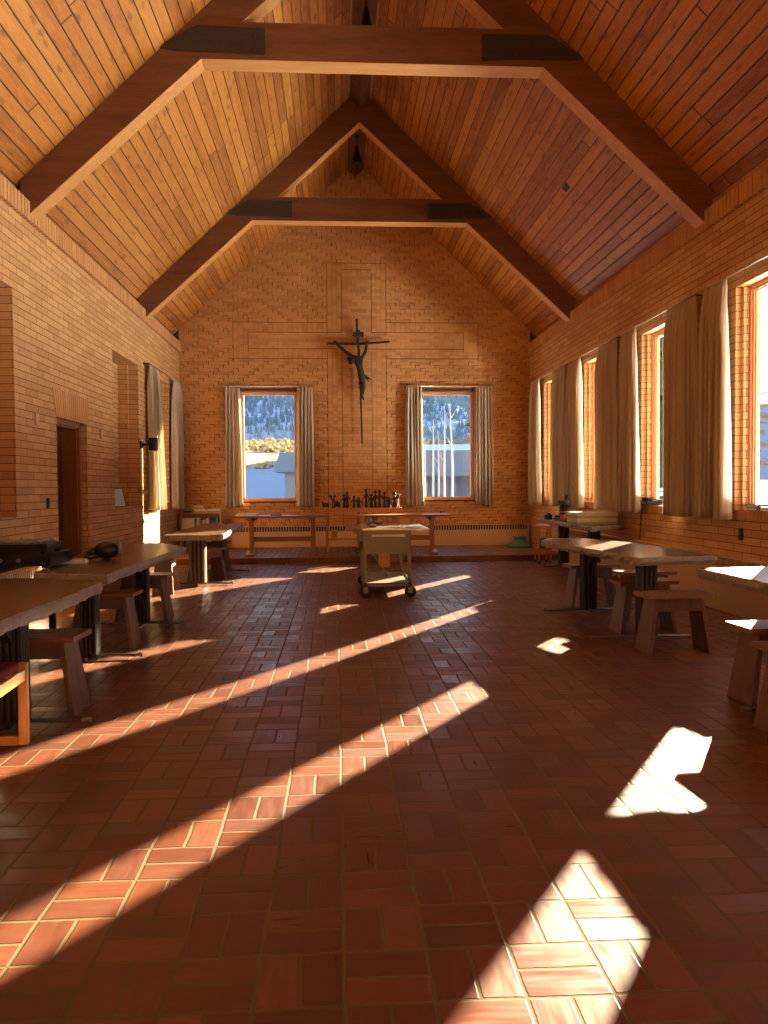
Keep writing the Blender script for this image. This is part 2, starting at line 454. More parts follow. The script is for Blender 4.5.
# brick return inside each jamb (the stepped reveal)
for c in RW:
    for s in (-1, 1):
        y0, y1 = sorted((c+s*HW, c+s*(HW-.05)))
        m.box((XR+.06, y0, WZ0), (XR+TH, y1, WZ1))
m.box((XR+.12, REAR, 4.08), (XR+.30, D, 4.33))
wall_right = struct('wall_right', m, MAT['side_brick'])
LN = [(6.65, 8.02), (11.48, 12.92)]      # blind niches
LWc = 14.58
ops = [(a, b_, WZ0, WZ1) for a, b_ in LN] + [(LWc-HW, LWc+HW, WZ0, WZ1), (9.18, 10.26, 0, 2.14)]
m = opening_wall('wall_left', XL, -1, ops, REAR, D, .36)
for a, b_ in LN:
    m.box((XL-.42, a-.02, WZ0-.02), (XL-.30, b_+.02, WZ1+.02))
    for y0, y1 in ((a, a+.06), (b_-.06, b_)): m.box((XL-.31, y0, WZ0), (XL-.15, y1, WZ1))
for s in (-1, 1):
    y0, y1 = sorted((LWc+s*HW, LWc+s*(HW-.07))); m.box((XL-.36, y0, WZ0), (XL-.085, y1, WZ1))
m.box((XL-.36, REAR, 4.08), (XL-.14, D, 4.33))
wall_left = struct('wall_left', m, MAT['side_brick'])

# cornice: soldier course of real bricks on both side walls
def soldier(name, X, out, parent):
    m = MB(); y = REAR; k = 0
    a, b_ = sorted((X-out*.048, X+out*.16))
    m.box((min(X-out*.030, X+out*.15), REAR, 4.08), (max(X-out*.030, X+out*.15), D, 4.265), 1)
    while y < D-.03:
        j = random.uniform(-.002, .002)
        m.box((a+ (j if out > 0 else 0), y+.008, 4.079), (b_+(j if out < 0 else 0), min(D, y+.074), 4.275), 0); y += .084
    return struct(name, m, [MAT['soldier'], MAT['mortar']], parent)
soldier('cornice', XR, 1, wall_right); soldier('cornice', XL, -1, wall_left)
# rowlock sills and the splayed arch over the door
def sill(X, out, c, parent, hw=HW):
    m = MB(); y = c-hw-.0
    while y < c+hw-.02:
        a, b_ = sorted((X-out*.012, X+out*TH*.9)); m.box((a, y+.004, WZ0-.09), (b_, y+.070, WZ0+.012)); y += .0745
    return struct('sill', m, MAT['soldier'], parent)
for c in RW[:5]: sill(XR, 1, c, wall_right)
sill(XL, -1, LWc, wall_left)
m = MB()
n = 17; y0, y1 = 9.10, 10.34
for i in range(n):
    t0, t1 = i/n, (i+1)/n
    lo = lambda t: y0+.06+(y1-y0-.12)*t; hi = lambda t: y0-.04+(y1-y0+.08)*t
    g = .004
    m.prism([(lo(t0)+g, 2.15), (lo(t1)-g, 2.15), (hi(t1)-g, 2.46), (hi(t0)+g, 2.46)], XL+.006, XL-.05, 0)
struct('door_arch', m, MAT['soldier'], wall_left)

# back wall: relief brickwork in real bricks
BW = [(-1.96, -.80), (1.72, 2.88)]      # window openings in X
UC, HC = .1005, .0672
def rake(x): return cz(x-CX)
m = MB()
ZB = 0.0
def in_open(x0, x1, z0, z1):
    for a, b_ in BW:
        if x1 > a+.005 and x0 < b_-.005 and z1 > WZ0+.005 and z0 < WZ1+.0: return (a, b_)
    return None
# mortar core (one sheet with openings), thick
def core():
    xs = sorted({XL-.3, XR+.3, *[a for w in BW for a in w]})
    for x0, x1 in zip(xs, xs[1:]):
        w = any(a <= x0 and b_ >= x1 for a, b_ in BW)
        segs = [(0, WZ0), (WZ1, None)] if w else [(0, None)]
        for z0, zt in segs:
            if zt is None:
                brk = sorted({x0, x1, *( [CX] if x0 < CX < x1 else [])})
                pts = [(x0, z0), (x1, z0)] + [(x, rake(x)+.1) for x in brk[::-1]]
                m.prism(pts, D, D+.32, 1, 1)
            else: m.box((x0, D, z0), (x1, D+.32, zt), 1)
core()
rows = int((RIDGE+.1)/HC)
nb = 0
for j in range(rows):
    z0 = j*HC; z1 = z0+HC; zm = (z0+z1)/2
    i = -37
    lim = 38
    cells = []
    while i < lim:
        xm = (i+.5)*UC      # relative to CX
        ax = abs(xm)
        band = False; inner = False
        if ax < .6 and zm < 5.91:
            inner = ax < .3 and zm < 5.73 and not (3.9 < zm < 4.7 and False)
            band = not inner
        elif ax < 2.51 and 3.90 < zm < 4.70:
            inner = ax < 2.21 and 4.10 < zm < 4.50
            band = not inner
        if ax < .3 and zm < 5.73: inner, band = True, False
        if ax < 2.21 and 4.10 < zm < 4.50: inner, band = True, False
        if band: cells.append((i, 1, .004, 0)); i += 1; continue
        if inner:
            L = 3 if (i + j) % 3 == 0 else (3 - ((i + j) % 3))
            edge = 3 if zm < 5.73 and ax < .3 and not (4.1 < zm < 4.5) else 22
            L = max(1, min(L, edge - i)) if i < edge else 1
            cells.append((i, L, 0.0, 0)); i += L; continue
        up = zm > 4.3
        dirn = (1 if xm > 0 else -1) * (-1 if up else 1)
        ph = (i + dirn*j) % 4
        if ph == 0: cells.append((i, 1, .016, dirn)); i += 1
        else:
            L = 4 - ph
            # do not run into the cross
            if xm < 0 and i < -6 <= i+L and zm < 5.91: L = min(L, -6-i)
            if xm < 0 and i < -25 < i+L and 3.9 < zm < 4.7: L = -25-i
            L = max(1, L); cells.append((i, L, .006, 0)); i += L
    for i, L, dep, st_ in cells:
        xa, xb = CX+i*UC+.0018, CX+(i+L)*UC-.0018
        top_cut = .0018
        if st_:
            top_cut = .0095
            if st_ > 0: xa += .0095
            else: xb -= .0095
        for e in ((-6, 6) if zm < 5.91 else ()) + ((-3, 3) if zm < 5.73 and not 4.1 < zm < 4.5 else ()) + ((-25, 25) if 3.9 < zm < 4.7 else ()) + ((-22, 22) if 4.1 < zm < 4.5 else ()):
            if i == e and abs(e) == e: xa += .008
            if i+L == e and e < 0: xb -= .008
        mid = abs((i+L/2)*UC)
        for zl, a_, b__ in ((5.91, 0, .6), (5.73, 0, .3), (4.70, .6, 2.51), (4.50, .3, 2.21), (4.10, .3, 2.21), (3.90, .6, 2.51)):
            if a_ <= mid <= b__ and z0 <= zl < z1: top_cut = .012
        xa, xb = max(xa, XL-.0), min(xb, XR+.0)
        if xb-xa < .015: continue
        zt = z1-top_cut
        if max(rake(xa), rake(xb)) < z0-.02: continue
        o = in_open(xa, xb, z0, z1)
        parts = [(xa, xb)]
        if o:
            parts = []
            if xa < o[0]-.01: parts.append((xa, o[0]))
            if xb > o[1]+.01: parts.append((o[1], xb))
        for a, b_ in parts:
            j2 = random.uniform(-.0015, .0015)
            m.box((a, D-.012-dep-j2, z0+.0018), (b_, D+.002, zt), 0); nb += 1
wall_back = struct('wall_back', m, [MAT['field_brick'], MAT['mortar']])
# grooves outlining the cross: thin recessed shadow joints come from the brick gaps themselves

# rear wall behind the camera
m = MB()
m.prism([(XL-.3, 0), (XR+.3, 0), (XR+.3, rake(XR+.3)+.1), (CX, rake(CX)+.1), (XL-.3, rake(XL-.3)+.1)], REAR-.3, REAR, 1)
struct('wall_rear', m, MAT['side_brick'])

# windows ----------------------------------------------------------------
wn = [0]
def window(width, h, loc, rz, glass=True):
    """local: x across, y outwards, z up, origin bottom centre of opening"""
    wn[0] += 1
    r = bpy.data.objects.new('window_%d' % wn[0], None); COL.objects.link(r); r['kind'] = 'structure'
    r.location = loc; r.rotation_euler = (0, 0, rz)
    m = MB(); w = width/2
    def ring(t, y0, y1, ins):
        a = w-ins; m.box((-a, y0, ins), (-a+t, y1, h-ins)); m.box((a-t, y0, ins), (a, y1, h-ins))
        m.box((-a+t, y0, ins), (a-t, y1, ins+t)); m.box((-a+t, y0, h-ins-t), (a-t, y1, h-ins))
    ring(.032, .0, .085, 0.0); ring(.022, .018, .085, .032); ring(.012, .036, .08, .054)
    o = m.build('window_frame', MAT['frame'], r, .003); o['kind'] = 'structure'
    m = MB(); m.box((-w+.064, .055, .064), (w-.064, .061, h-.064))
    o = m.build('glass_pane', MAT['glass'], r); o['kind'] = 'structure'
    return r
for a, b_ in BW: window(b_-a, WZ1-WZ0, ((a+b_)/2, D+.12, WZ0), 0)
for c in RW[:5]: window(2*HW-.10, WZ1-WZ0, (XR+.115, c, WZ0), -PI/2)
window(2*HW-.14, WZ1-WZ0, (XL-.18, LWc, WZ0), PI/2)

# door in left wall
d = bpy.data.objects.new('door_1', None); COL.objects.link(d); d['kind'] = 'structure'; d.location = (XL, 9.72, 0)
m = MB()
m.box((-.36, -.54, 0), (-.10, -.47, 2.12)); m.box((-.36, .44, 0), (-.10, .53, 2.12)); m.box((-.36, -.54, 2.06), (-.10, .53, 2.14))
m.box((-.10, -.54, 0), (-.075, -.48, 2.14)); m.box((-.10, .47, 0), (-.075, .535, 2.14)); m.box((-.10, -.54, 2.08), (-.075, .535, 2.14))
o = m.build('door_frame', MAT['jamb'], d, .003); o['kind'] = 'structure'
m = MB(); m.box((-.33, -.47, .01), (-.28, .44, 2.06))
for z in (.2, 1.12):
    m.box((-.28, -.36, z), (-.272, .33, z+.78))
o = m.build('door_leaf', MAT['darkdoor'], d, .004); o['kind'] = 'structure'
m = MB(); m.tube([(-.27, -.36, 1.0), (-.23, -.36, 1.0), (-.23, -.27, 1.0)], .010); m.cbox((-.268, -.36, 1.0), (.01, .05, .14))
o = m.build('door_handle', MAT['iron'], d); o['kind'] = 'structure'

# ------------------------------------------------------------------ roof timbers
def soff(dx): return 7.40 - .912*abs(dx)
TY = [8.515-4.92*2, 8.515-4.92, 8.515, 13.44]
labels = ['rear roof truss behind the viewer', 'roof truss above the viewer',
          'nearest large timber roof truss with its tie beam high across the photo', 'farther timber roof truss framing the brick gable wall']
for y, lab in list(zip(TY, labels))[1:]:
    r = thing('roof_truss', lab, 'roof truss', (CX, y, 0), 0, 'timber roof trusses')
    t = .115
    for s in (-1, 1):
        X1 = 3.66
        poly = [(0, soff(0)), (s*X1, soff(X1)), (s*X1, cz(X1)+.03), (0, RIDGE+.02)]
        mm = MB(); mm.prism(poly, -t, t, 1)
        # soffit faces get a paler copy; light from below is in the colour
        o = mm.build('rafter', [MAT['beam'], MAT['soffit_lit']], r, .008)
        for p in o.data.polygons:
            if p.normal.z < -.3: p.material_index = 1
    mm = MB(); kx = 1.80; z0 = soff(kx)
    ztop = z0+.39; xt = (7.40-ztop)/.912
    mm.prism([(-kx, z0), (kx, z0), (kx+.02, z0+.03), (xt, ztop), (-xt, ztop), (-kx-.02, z0+.03)], -t-.004, t+.004, 1)
    o = mm.build('tie_beam', [MAT['beam'], MAT['soffit_lit']], r, .006)
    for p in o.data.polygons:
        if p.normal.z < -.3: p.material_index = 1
    for s in (-1, 1):
        mm = MB()
        mm.prism([(s*1.14, z0+.055), (s*2.05, z0+.075), (s*2.26, z0+.10), (s*1.84, z0+.335), (s*1.14, z0+.325)], -t-.018, t+.018, 1)
        for bx in (1.25, 1.5, 1.75):
            for bz in (.12, .25): mm.cbox((s*bx, -t-.022, z0+bz), (.03, .012, .03))
        mm.build('splice_plate', MAT['plate'], r, .003)
m = MB(); m.prism([(-.17, 7.80), (0, 7.64), (.17, 7.80), (0, 7.98)], REAR, D-.01, 1)
o = m.build('ridge_beam', [MAT['beam']], None, .004, loc=(CX, 0, 0))
tag(o, 'V-shaped dark timber ridge beam running along the peak of the ceiling', 'beam')

# pendant lamps at the ridge
def pendant(y, ztop, L, label):
    r = thing('pendant_lamp', label, 'lamp', (CX-.02, y, ztop), 0, 'ridge lamps')
    m = MB(); m.tube([(0, 0, .02), (0, 0, -L)], .012); m.lathe([(.045, -.01), (.045, .02)], 12); m.build('stem', MAT['blackm'], r)
    m = MB(); m.lathe([(.02, -L+.03), (.035, -L-.02), (.06, -L-.16), (.085, -L-.26), (.088, -L-.30), (.08, -L-.30)], 18); m.build('lamp_shade', MAT['blackm'], r)
pendant(14.4, 7.64, .18, 'black cone pendant lamp under the ridge in front of the gable brickwork')
pendant(9.9, 7.66, .45, 'black pendant lamp seen just above the tie beam of the nearest truss')
# small dark conduit plate on right ceiling
m = MB(); m.cbox((0,0,0), (.09, .16, .02))
o = m.build('ceiling_patch', MAT['plate'], None, .003); o.location = (CX+2.72, 10.7, cz(2.72)-.008); o.rotation_euler = (0, math.atan(SL), 0)
tag(o, 'small dark plate on the right slope of the plank ceiling', 'plate')

# ------------------------------------------------------------------ curtains
def curtain_mesh(w0, w1, h, folds, seed, amp=.035, lean=0.0):
    amp *= 1.9
    rnd = random.Random(seed)
    nu, nv = folds*10, 26
    nu = folds*12; ph = [rnd.uniform(-.7, .7) for _ in range(folds+1)]; am = [rnd.uniform(.55, 1.4) for _ in range(folds+1)]
    vs = []; uv = []
    for j in range(nv+1):
        t = j/nv                       # 0 top
        wd = w0+(w1-w0)*(t**.8)
        pinch = max(0, 1-t/.05)
        for i in range(nu+1):
            u = i/nu; k = u*folds; q = int(min(k, folds-1)); f = k-q
            a = am[q]*(1-f)+am[min(q+1, folds)]*f
            p = ph[q]*(1-f)+ph[min(q+1, folds)]*f
            A = amp*a*(.45+.55*min(1, t*6))*(1-.2*pinch)
            y = A*math.sin(2*PI*k+p*(.5+t*1.6)) + .010*math.sin(5.1*k+t*3+seed)
            x = (u-.5)*wd + A*.35*math.sin(4*PI*k+1+p) + lean*t + .012*math.sin(t*2.2+seed)*(t)
            z = h*(1-t) + (.006*math.sin(k*6.3) if j == nv else 0) + (.012*math.sin(2*PI*k*1.0) if j == 0 else 0)
            vs.append((x, y, z)); uv.append((u*w1*3.0, t*h))
    fs = [(j*(nu+1)+i, (j+1)*(nu+1)+i, (j+1)*(nu+1)+i+1, j*(nu+1)+i+1) for j in range(nv) for i in range(nu)]
    me = bpy.data.meshes.new('curtain'); me.from_pydata(vs, [], fs)
    l = me.uv_layers.new(name='UVMap')
    for p in me.polygons:
        p.use_smooth = True
        for li in p.loop_indices: l.data[li].uv = uv[me.loops[li].vertex_index]
    me.materials.append(MAT['curtain']); me.update()
    return me
def curtain(label, loc, rz, w0, w1, z0, z1, seed, folds=5, group=None, lean=0.0, amp=.035):
    me = curtain_mesh(w0, w1, z1-z0, folds, seed, amp, lean)
    o = bpy.data.objects.new('curtain', me); COL.objects.link(o)
    o.location = (loc[0], loc[1], z0); o.rotation_euler = (0, 0, rz)
    s = o.modifiers.new('thickness', 'SOLIDIFY'); s.thickness = .004
    tag(o, label, 'curtain', group)
    # gathered heading tape
    return o
CB, CT = .955, 3.38
def rod(a, b_, label, group):
    a, b_ = Vector(a), Vector(b_); r = thing('curtain_rod', label, 'curtain rod', tuple((a+b_)/2), 0, group)
    c = (a+b_)/2; m = MB(); m.tube([a-c, b_-c], .011, 8); m.build('rod', MAT['steel'], r)
    dirx = abs(a.x-b_.x) > .5
    for e, s in ((a-c, 1), (b_-c, -1)):
        m = MB()
        d_ = (b_-a).normalized()*.02*s
        if dirx: w_ = Vector((0, D-.03-c.y, 0))
        else: w_ = Vector(((XR if c.x > 0 else XL)-c.x, 0, 0))
        m.tube([e+d_, e+d_+w_], .008, 6); m.cbox(tuple(e+d_+w_*.97), (.02 if not dirx else .03, .03 if not dirx else .02, .06))
        m.build('bracket', MAT['blackm'], r)
    return r
XC = XR-.125
names = ['farthest', 'second farthest', 'middle', 'near']
rc = [  # (ycentre, w_top, w_bottom) far side & near side of each window
    ((15.40, .60, .78), (13.70, .80, .84)),
    ((12.82, .62, .80), (11.22, .80, .86)),
    ((10.42, .52, .74), (8.82, .74, .80)),
    ((7.98, .46, .62), (6.30, .70, .76))]
for k, (f, n_) in enumerate(rc):
    curtain('pale striped curtain on the far side of the %s window in the right wall' % names[k], (XC, f[0]), -PI/2, f[1], f[2], CB, CT, 11+k, 5, 'curtains on the right wall')
    if k < 3: curtain('dark shaded curtain on the near side of the %s window in the right wall' % names[k], (XC, n_[0]), -PI/2, n_[1], n_[2], CB, CT, 31+k, 6, 'curtains on the right wall')
    else:
        curtain('curtain at the near side of the near window, beyond the right edge of view', (XC, n_[0]), -PI/2, n_[1], n_[2], CB, CT, 31+k, 6, 'curtains on the right wall')
    rod((XC, f[0]+.30, CT+.005), (XC, n_[0]-.36, CT+.005), 'thin steel curtain rod over the %s window in the right wall' % names[k], 'rods on the right wall')
YC = D-.12
for a, b_, s in ((-2.28, -1.93, 'left'), (-.81, -.46, 'left'), (1.42, 1.78, 'right'), (2.88, 3.24, 'right')):
    side = 'left' if a in (-2.28, 1.42) else 'right'
    curtain('beige curtain hanging at the %s of the %s window in the gable wall' % (side, s), ((a+b_)/2, YC), 0, b_-a-.04, b_-a, .93, 3.38, int(a*10)+60, 5, 'curtains on the gable wall', amp=.028)
for a, b_, s in ((-2.28, -.46, 'left'), (1.42, 3.24, 'right')):
    rod((a, YC, 3.385), (b_, YC, 3.385), 'thin dark curtain rod over the %s window in the gable wall' % s, 'rods on the gable wall')
XC2 = XL+.10
curtain('sunlit curtain on the near side of the left wall window, beside the black speaker', (XC2, 13.66), PI/2, .62, .92, CB, CT, 90, 5, 'curtains on the left wall', lean=.18)
curtain('narrow curtain in the far left corner of the room', (XC2, 15.55), PI/2, .55, .85, CB-.03, CT, 93, 5, 'curtains on the left wall')
rod((XC2, 13.3, CT+.01), (XC2, 15.9, CT+.01), 'thin curtain rod over the window in the left wall', 'rods on the left wall')

# ------------------------------------------------------------------ wall heaters
def heater(name, label, length, loc, rz, h=.55, z0=.0, seams=2, d_=.09):
    """local: x along, y towards room negative; back at y=0"""
    r = thing(name, label, 'heater', loc, rz, 'baseboard heaters')
    m = MB(); L = length/2
    m.box((-L, -d_, z0+.06), (L, -d_+.012, z0+h-.11)); m.box((-L, -d_+.02, z0), (L, 0, z0+.06))
    m.box((-L, -d_, z0+h-.012), (L, 0, z0+h)); m.box((-L, -d_, z0+.06), (-L+.01, 0, z0+h)); m.box((L-.01, -d_, z0+.06), (L, 0, z0+h))
    for k in range(1, seams+1):
        x = -L+length*k/(seams+1); m.box((x-.012, -d_-.003, z0+.06), (x+.012, -d_+.002, z0+h-.11))
    m.build('casing', MAT['heater'], r)
    m = MB(); m.box((-L+.02, -d_+.035, z0+h-.115), (L-.02, -d_+.045, z0+h-.01)); m.build('recess', MAT['heaterdark'], r)
    m = MB(); x = -L+.03
    while x < L-.03: m.box((x, -d_, z0+h-.112), (x+.020, -d_+.035, z0+h-.012)); x += .055
    m.build('grille', MAT['heater'], r)
    return r
heater('wall_heater', 'long tan baseboard heater along the gable wall', 6.28, (XL+.88+3.14, D-.035, PLZ), 0, .43, 0, 5)
heater('wall_heater', 'tan baseboard heater along the right wall below the windows', 8.6, (XR-.002, 9.3, 0), -PI/2, .57, 0, 4)
heater('wall_heater', 'baseboard heater on the left wall behind the near tables', 4.3, (XL+.002, 6.35, 0), PI/2, .52, 0, 2)

# ------------------------------------------------------------------ stools
def make_stool(label):
    r = thing('stool', label, 'stool')
    m = MB(); z0, z1 = .430, .460
    m.box((-.27, -.145, z0), (-.07, .145, z1)); m.box((.07, -.145, z0), (.27, .145, z1))
    m.box((-.07, -.145, z0), (.07, -.012, z1)); m.box((-.07, .012, z0), (.07, .145, z1))
    m.build('seat', MAT['stooltop'], r)
    for s in (-1, 1):
        m = MB()
        xt, xb, t = s*.195, s*.265, .034
        ins = -s*t
        vs = [(xb, -.130, 0), (xb, .130, 0), (xb+ins, .130, 0), (xb+ins, -.130, 0), (xt, -.100, z0), (xt, .100, z0), (xt+ins, .100, z0), (xt+ins, -.100, z0)]
        fs = [(0,1,2,3), (7,6,5,4), (4,5,1,0), (5,6,2,1), (6,7,3,2), (7,4,0,3)]
        if s < 0: fs = [f[::-1] for f in fs]
        m.add(vs, fs); o = m.build('leg', MAT['stool'], r, .004)
    for s in (-1, 1):
        m = MB(); m.box((-.175, s*.088-.010, .325), (.175, s*.088+.010, z0)); m.build('apron', MAT['stool'], r, .002)
    return r
st = [
 ((-1.77, 4.73), -3, 'brown slab stool tucked under the nearest left table'),
 ((-1.92, 6.62), -2, 'slab stool under the near end of the second left table'),
 ((-1.93, 7.98), -3, 'slab stool under the far end of the second left table'),
 ((-2.17, 10.12), 92, 'slab stool standing end-on between the second and third left tables'),
 ((-1.86, 11.35), 55, 'dark slab stool under the near half of the third left table'),
 ((-2.00, 12.86), -4, 'slab stool at the far end of the third left table'),
 ((2.74, 8.36), 3, 'slab stool under the far end of the middle right table'),
 ((3.03, 7.60), 8, 'stool with a sunlit seat behind the middle right table, near the wall heater'),
 ((2.73, 6.88), 4, 'slab stool partly hidden behind the front stool of the middle right table'),
 ((2.64, 6.03), 3, 'front slab stool at the near end of the middle right table'),
 ((2.67, 4.59), 4, 'slab stool with a sunlit seat under the nearest right table'),
 ((2.50, 3.97), 4, 'stool cut off by the right edge of the photo')]
s0 = make_stool(st[0][2]); s0.location = (*st[0][0], 0); s0.rotation_euler = (0, 0, math.radians(st[0][1])); s0['group'] = 'slab stools'
for (x, y), a, lab in st[1:]: dup(s0, lab, (x, y, 0), math.radians(a), 'slab stools')

# ------------------------------------------------------------------ plank tables
def slab(poly, z1, th, seed, jit=.008):
    rnd = random.Random(seed); P = []
    n = len(poly)
    for i in range(n):
        a, b_ = Vector(poly[i]), Vector(poly[(i+1) % n]); L = (b_-a).length; k = max(1, int(L/.07))
        nrm = Vector((b_-a).orthogonal()).normalized()
        for q in range(k):
            p = a+(b_-a)*q/k; off = rnd.uniform(-jit, jit) if q else 0
            off += .006*math.sin(q*.35+seed) if L > 1 and q else 0
            P.append(p+nrm*off)
    c = sum(P, Vector((0, 0)))/len(P); m = MB(); N = len(P)
    rings = [(z1, -.012), (z1-.010, 0), (z1-th*.55, .004), (z1-th, -.018)]
    for z, o in rings:
        for p in P:
            q = c+(p-c)*(1+o/max(.3, (p-c).length)); jj = 0 if z == z1 else rnd.uniform(-.006, .006); m.v.append((q.x+jj, q.y+jj, z+(rnd.uniform(-.005, .004) if z < z1 else 0)))
    def F(f, mi): m.f.append(f); m.mi.append(mi); m.sm.append(False)
    F(list(range(N)), 0); F([3*N+i for i in range(N)][::-1], 0)
    for k in range(3):
        for i in range(N):
            i2 = (i+1) % N; F([k*N+i2, k*N+i, (k+1)*N+i, (k+1)*N+i2], 1)
    ar = sum(P[i].x*P[(i+1) % N].y-P[(i+1) % N].x*P[i].y for i in range(N))
    if ar < 0: m.f = [f[::-1] for f in m.f]
    return m
TZ = .72
def plank_table(label, poly, peds, seed, group='live-edge plank tables', z=TZ, th=.068, foot=.42, fat=1.0):
    cx = sum(p[0] for p in poly)/len(poly); cy = sum(p[1] for p in poly)/len(poly)
    r = thing('plank_table', label, 'table', (cx, cy, 0), 0, group)
    m = slab([(a-cx, b_-cy) for a, b_ in poly], z, th, seed); m.build('tabletop', [MAT['top'], MAT['edge']], r)
    for px, py in peds:
        x, y = px-cx, py-cy; S_ = Matrix.Translation((x, y, 0)) @ Matrix.Diagonal((fat, fat, 1, 1)) @ Matrix.Translation((-x, -y, 0))
        m = MB(); m.box((x-.048, y-.050, .04), (x+.048, y+.050, z-th+.002))
        for k in range(4):
            xx = x-.057+.038*k
            m.box((xx-.013, y-.066, .04), (xx+.013, y+.066, z-th+.002))
        for k in range(3):
            yy = y-.038+.038*k; m.box((x-.076, yy-.012, .04), (x+.076, yy+.012, z-th+.002))
        m.v = [tuple(S_ @ Vector(q)) for q in m.v]
        m.build('pedestal', MAT['ped'] if fat <= 1 else MAT['pedb'], r, .003)
        m = MB()
        pts = []
        for k in range(13):
            t = -1+k/6; a = abs(t)
            zz = .034 - .010*a**2 + (.0 if a < .9 else 0)
            pts.append((x+t*foot, y, zz))
        m.tube(pts, [.010]+[.013]*11+[.010], 8)
        for s in (-1, 1):
            m.tube([(x+s*foot, y, .026), (x+s*(foot+.035), y, .036), (x+s*(foot+.05), y, .030), (x+s*(foot+.045), y, .012)], .014, 8)
        m.tube([(x, y-.1, .022), (x, y+.1, .022)], .013, 6)
        m.build('foot', MAT['iron'], r)
        sy = 1 if cy > py else -1
        m = MB(); m.prism([(0, z-th), (0, .50), (sy*.02, .48), (sy*.20, z-th)], x-.02, x+.02, 0, M=T(0, y+sy*.09, 0)-T(0,0,0)*0 if False else T(0, 0, 0))
        m.v = [(a, b_+y+sy*.062, c) for a, b_, c in m.v]
        m.build('brace', MAT['ped'], r)
    return r
plank_table('nearest thick plank table on the left with pale worn edge', [(-1.50, 2.75), (-1.47, 5.02), (-1.86, 5.30), (-2.28, 5.36), (-2.34, 2.8)], [(-1.82, 3.25), (-1.78, 4.42)], 3, fat=.9, foot=.36)
plank_table('second plank table on the left with the black headset on it', [(-1.58, 5.50), (-1.53, 8.05), (-1.90, 8.66), (-2.38, 8.80), (-2.36, 6.8), (-2.13, 5.66)], [(-1.90, 6.14), (-1.86, 7.60)], 5, fat=.85, foot=.34)
plank_table('third plank table on the left, in front of the bookcase', [(-1.45, 9.95), (-1.58, 13.4), (-2.25, 13.5), (-2.20, 10.15)], [(-1.88, 10.75), (-1.84, 12.42)], 8, fat=1.4)
plank_table('middle plank table on the right surrounded by stools', [(2.43, 6.20), (3.14, 6.33), (3.05, 7.9), (2.80, 8.62), (2.38, 8.80), (2.22, 8.45)], [(2.60, 6.48), (2.59, 7.98)], 13)
plank_table('nearest plank table on the right, sunlit and cut off by the photo edge', [(2.36, 2.85), (3.16, 2.8), (3.10, 5.13), (2.38, 5.08)], [(2.76, 3.3), (2.76, 4.32)], 17, z=.755)
plank_table('far plank table against the right wall holding boxes and cups', [(3.32, 10.1), (3.95, 10.62), (3.95, 12.95), (3.36, 12.85)], [(3.62, 10.9), (3.62, 12.40)], 21, z=.77, foot=.28)

# ------------------------------------------------------------------ trestle tables on the platform
def trestle(label, x0, x1, y, rz=0):
    w = x1-x0; r = thing('trestle_table', label, 'table', ((x0+x1)/2, y, PLZ), rz, 'trestle tables on the platform')
    m = MB(); m.box((-w/2, -.30, .685), (w/2, .30, .72)); m.build('tabletop', MAT['trestx'], r, .005)
    for s in (-1, 1):
        x = s*(w/2-.30)
        m = MB(); m.box((x-.04, -.035, .05), (x+.04, .035, .63)); m.build('leg', MAT['trest'], r, .004)
        m = MB(); m.prism([(-.28, .0), (.28, .0), (.28, .045), (.10, .09), (-.10, .09), (-.28, .045)], x-.075, x+.075, 0); m.build('foot', MAT['trestx'], r, .004)
        m = MB(); m.box((x-.035, -.27, .63), (x+.035, .27, .686)); m.prism([(x, .58), (x+s*-.14, .686), (x, .686)], -.02, .02, 1)
        m.build('bracket', MAT['trestx'], r, .003)
    m = MB(); m.box((-w/2+.30, -.018, .25), (w/2-.30, .018, .34)); m.build('stretcher', MAT['trestx'], r, .003)
    return r
trestle('oak trestle table below the left gable window', -1.83, -.13, 14.22)
trestle('oak trestle table below the right gable window, sunlit top', .34, 2.02, 14.22)

o = MB().box((-.20, -.13, 0), (.20, .13, .012)).box((-.19, -.12, .012), (.18, .13, .035)).box((-.17, -.12, .035), (.20, .12, .045)).build('folder_stack', MAT['paper'], loc=(-1.60, 14.20, PLZ+.72))
tag(o, 'flat stack of folders on the left end of the left trestle table', 'folders')
o = MB().box((-.10, -.07, 0), (.10, .07, .022)).build('hymnal', MAT['black'], None, .003, loc=(-1.08, 14.2, PLZ+.72))
tag(o, 'small dark book lying on the left trestle table', 'book')

def console(label, x0, x1, y):
    w = x1-x0; r = thing('console_table', label, 'console', ((x0+x1)/2, y, PLZ), 0, 'oak consoles under the crucifix')
    m = MB(); m.box((-w/2, -.16, .745), (w/2, .16, .825)); m.build('tabletop', MAT['orange'], r, .004)
    for sx in (-1, 1):
        for sy in (-1, 1):
            m = MB(); m.box((sx*(w/2-.06)-.025, sy*.12-.02, 0), (sx*(w/2-.06)+.025, sy*.12+.02, .745)); m.build('leg', MAT['trest'], r, .002)
    m = MB(); m.box((-w/2+.05, -.13, .21), (w/2-.05, .13, .24)); m.build('shelf', MAT['orange'], r, .002)
    return r
console('left oak console with a yellow pot on its lower shelf', -.25, .47, 15.1)
console('right oak console behind the serving cart', .50, 1.23, 15.1)
m = MB(); m.lathe([(.045, 0), (.06, .15), (.068, .155), (.062, .16), (.05, .15), (.04, .02)], 20)
o = m.build('plant_pot', MAT['yellow'], loc=(-.05, 15.08, PLZ+.24)); tag(o, 'small yellow pot on the lower shelf of the left console', 'pot')

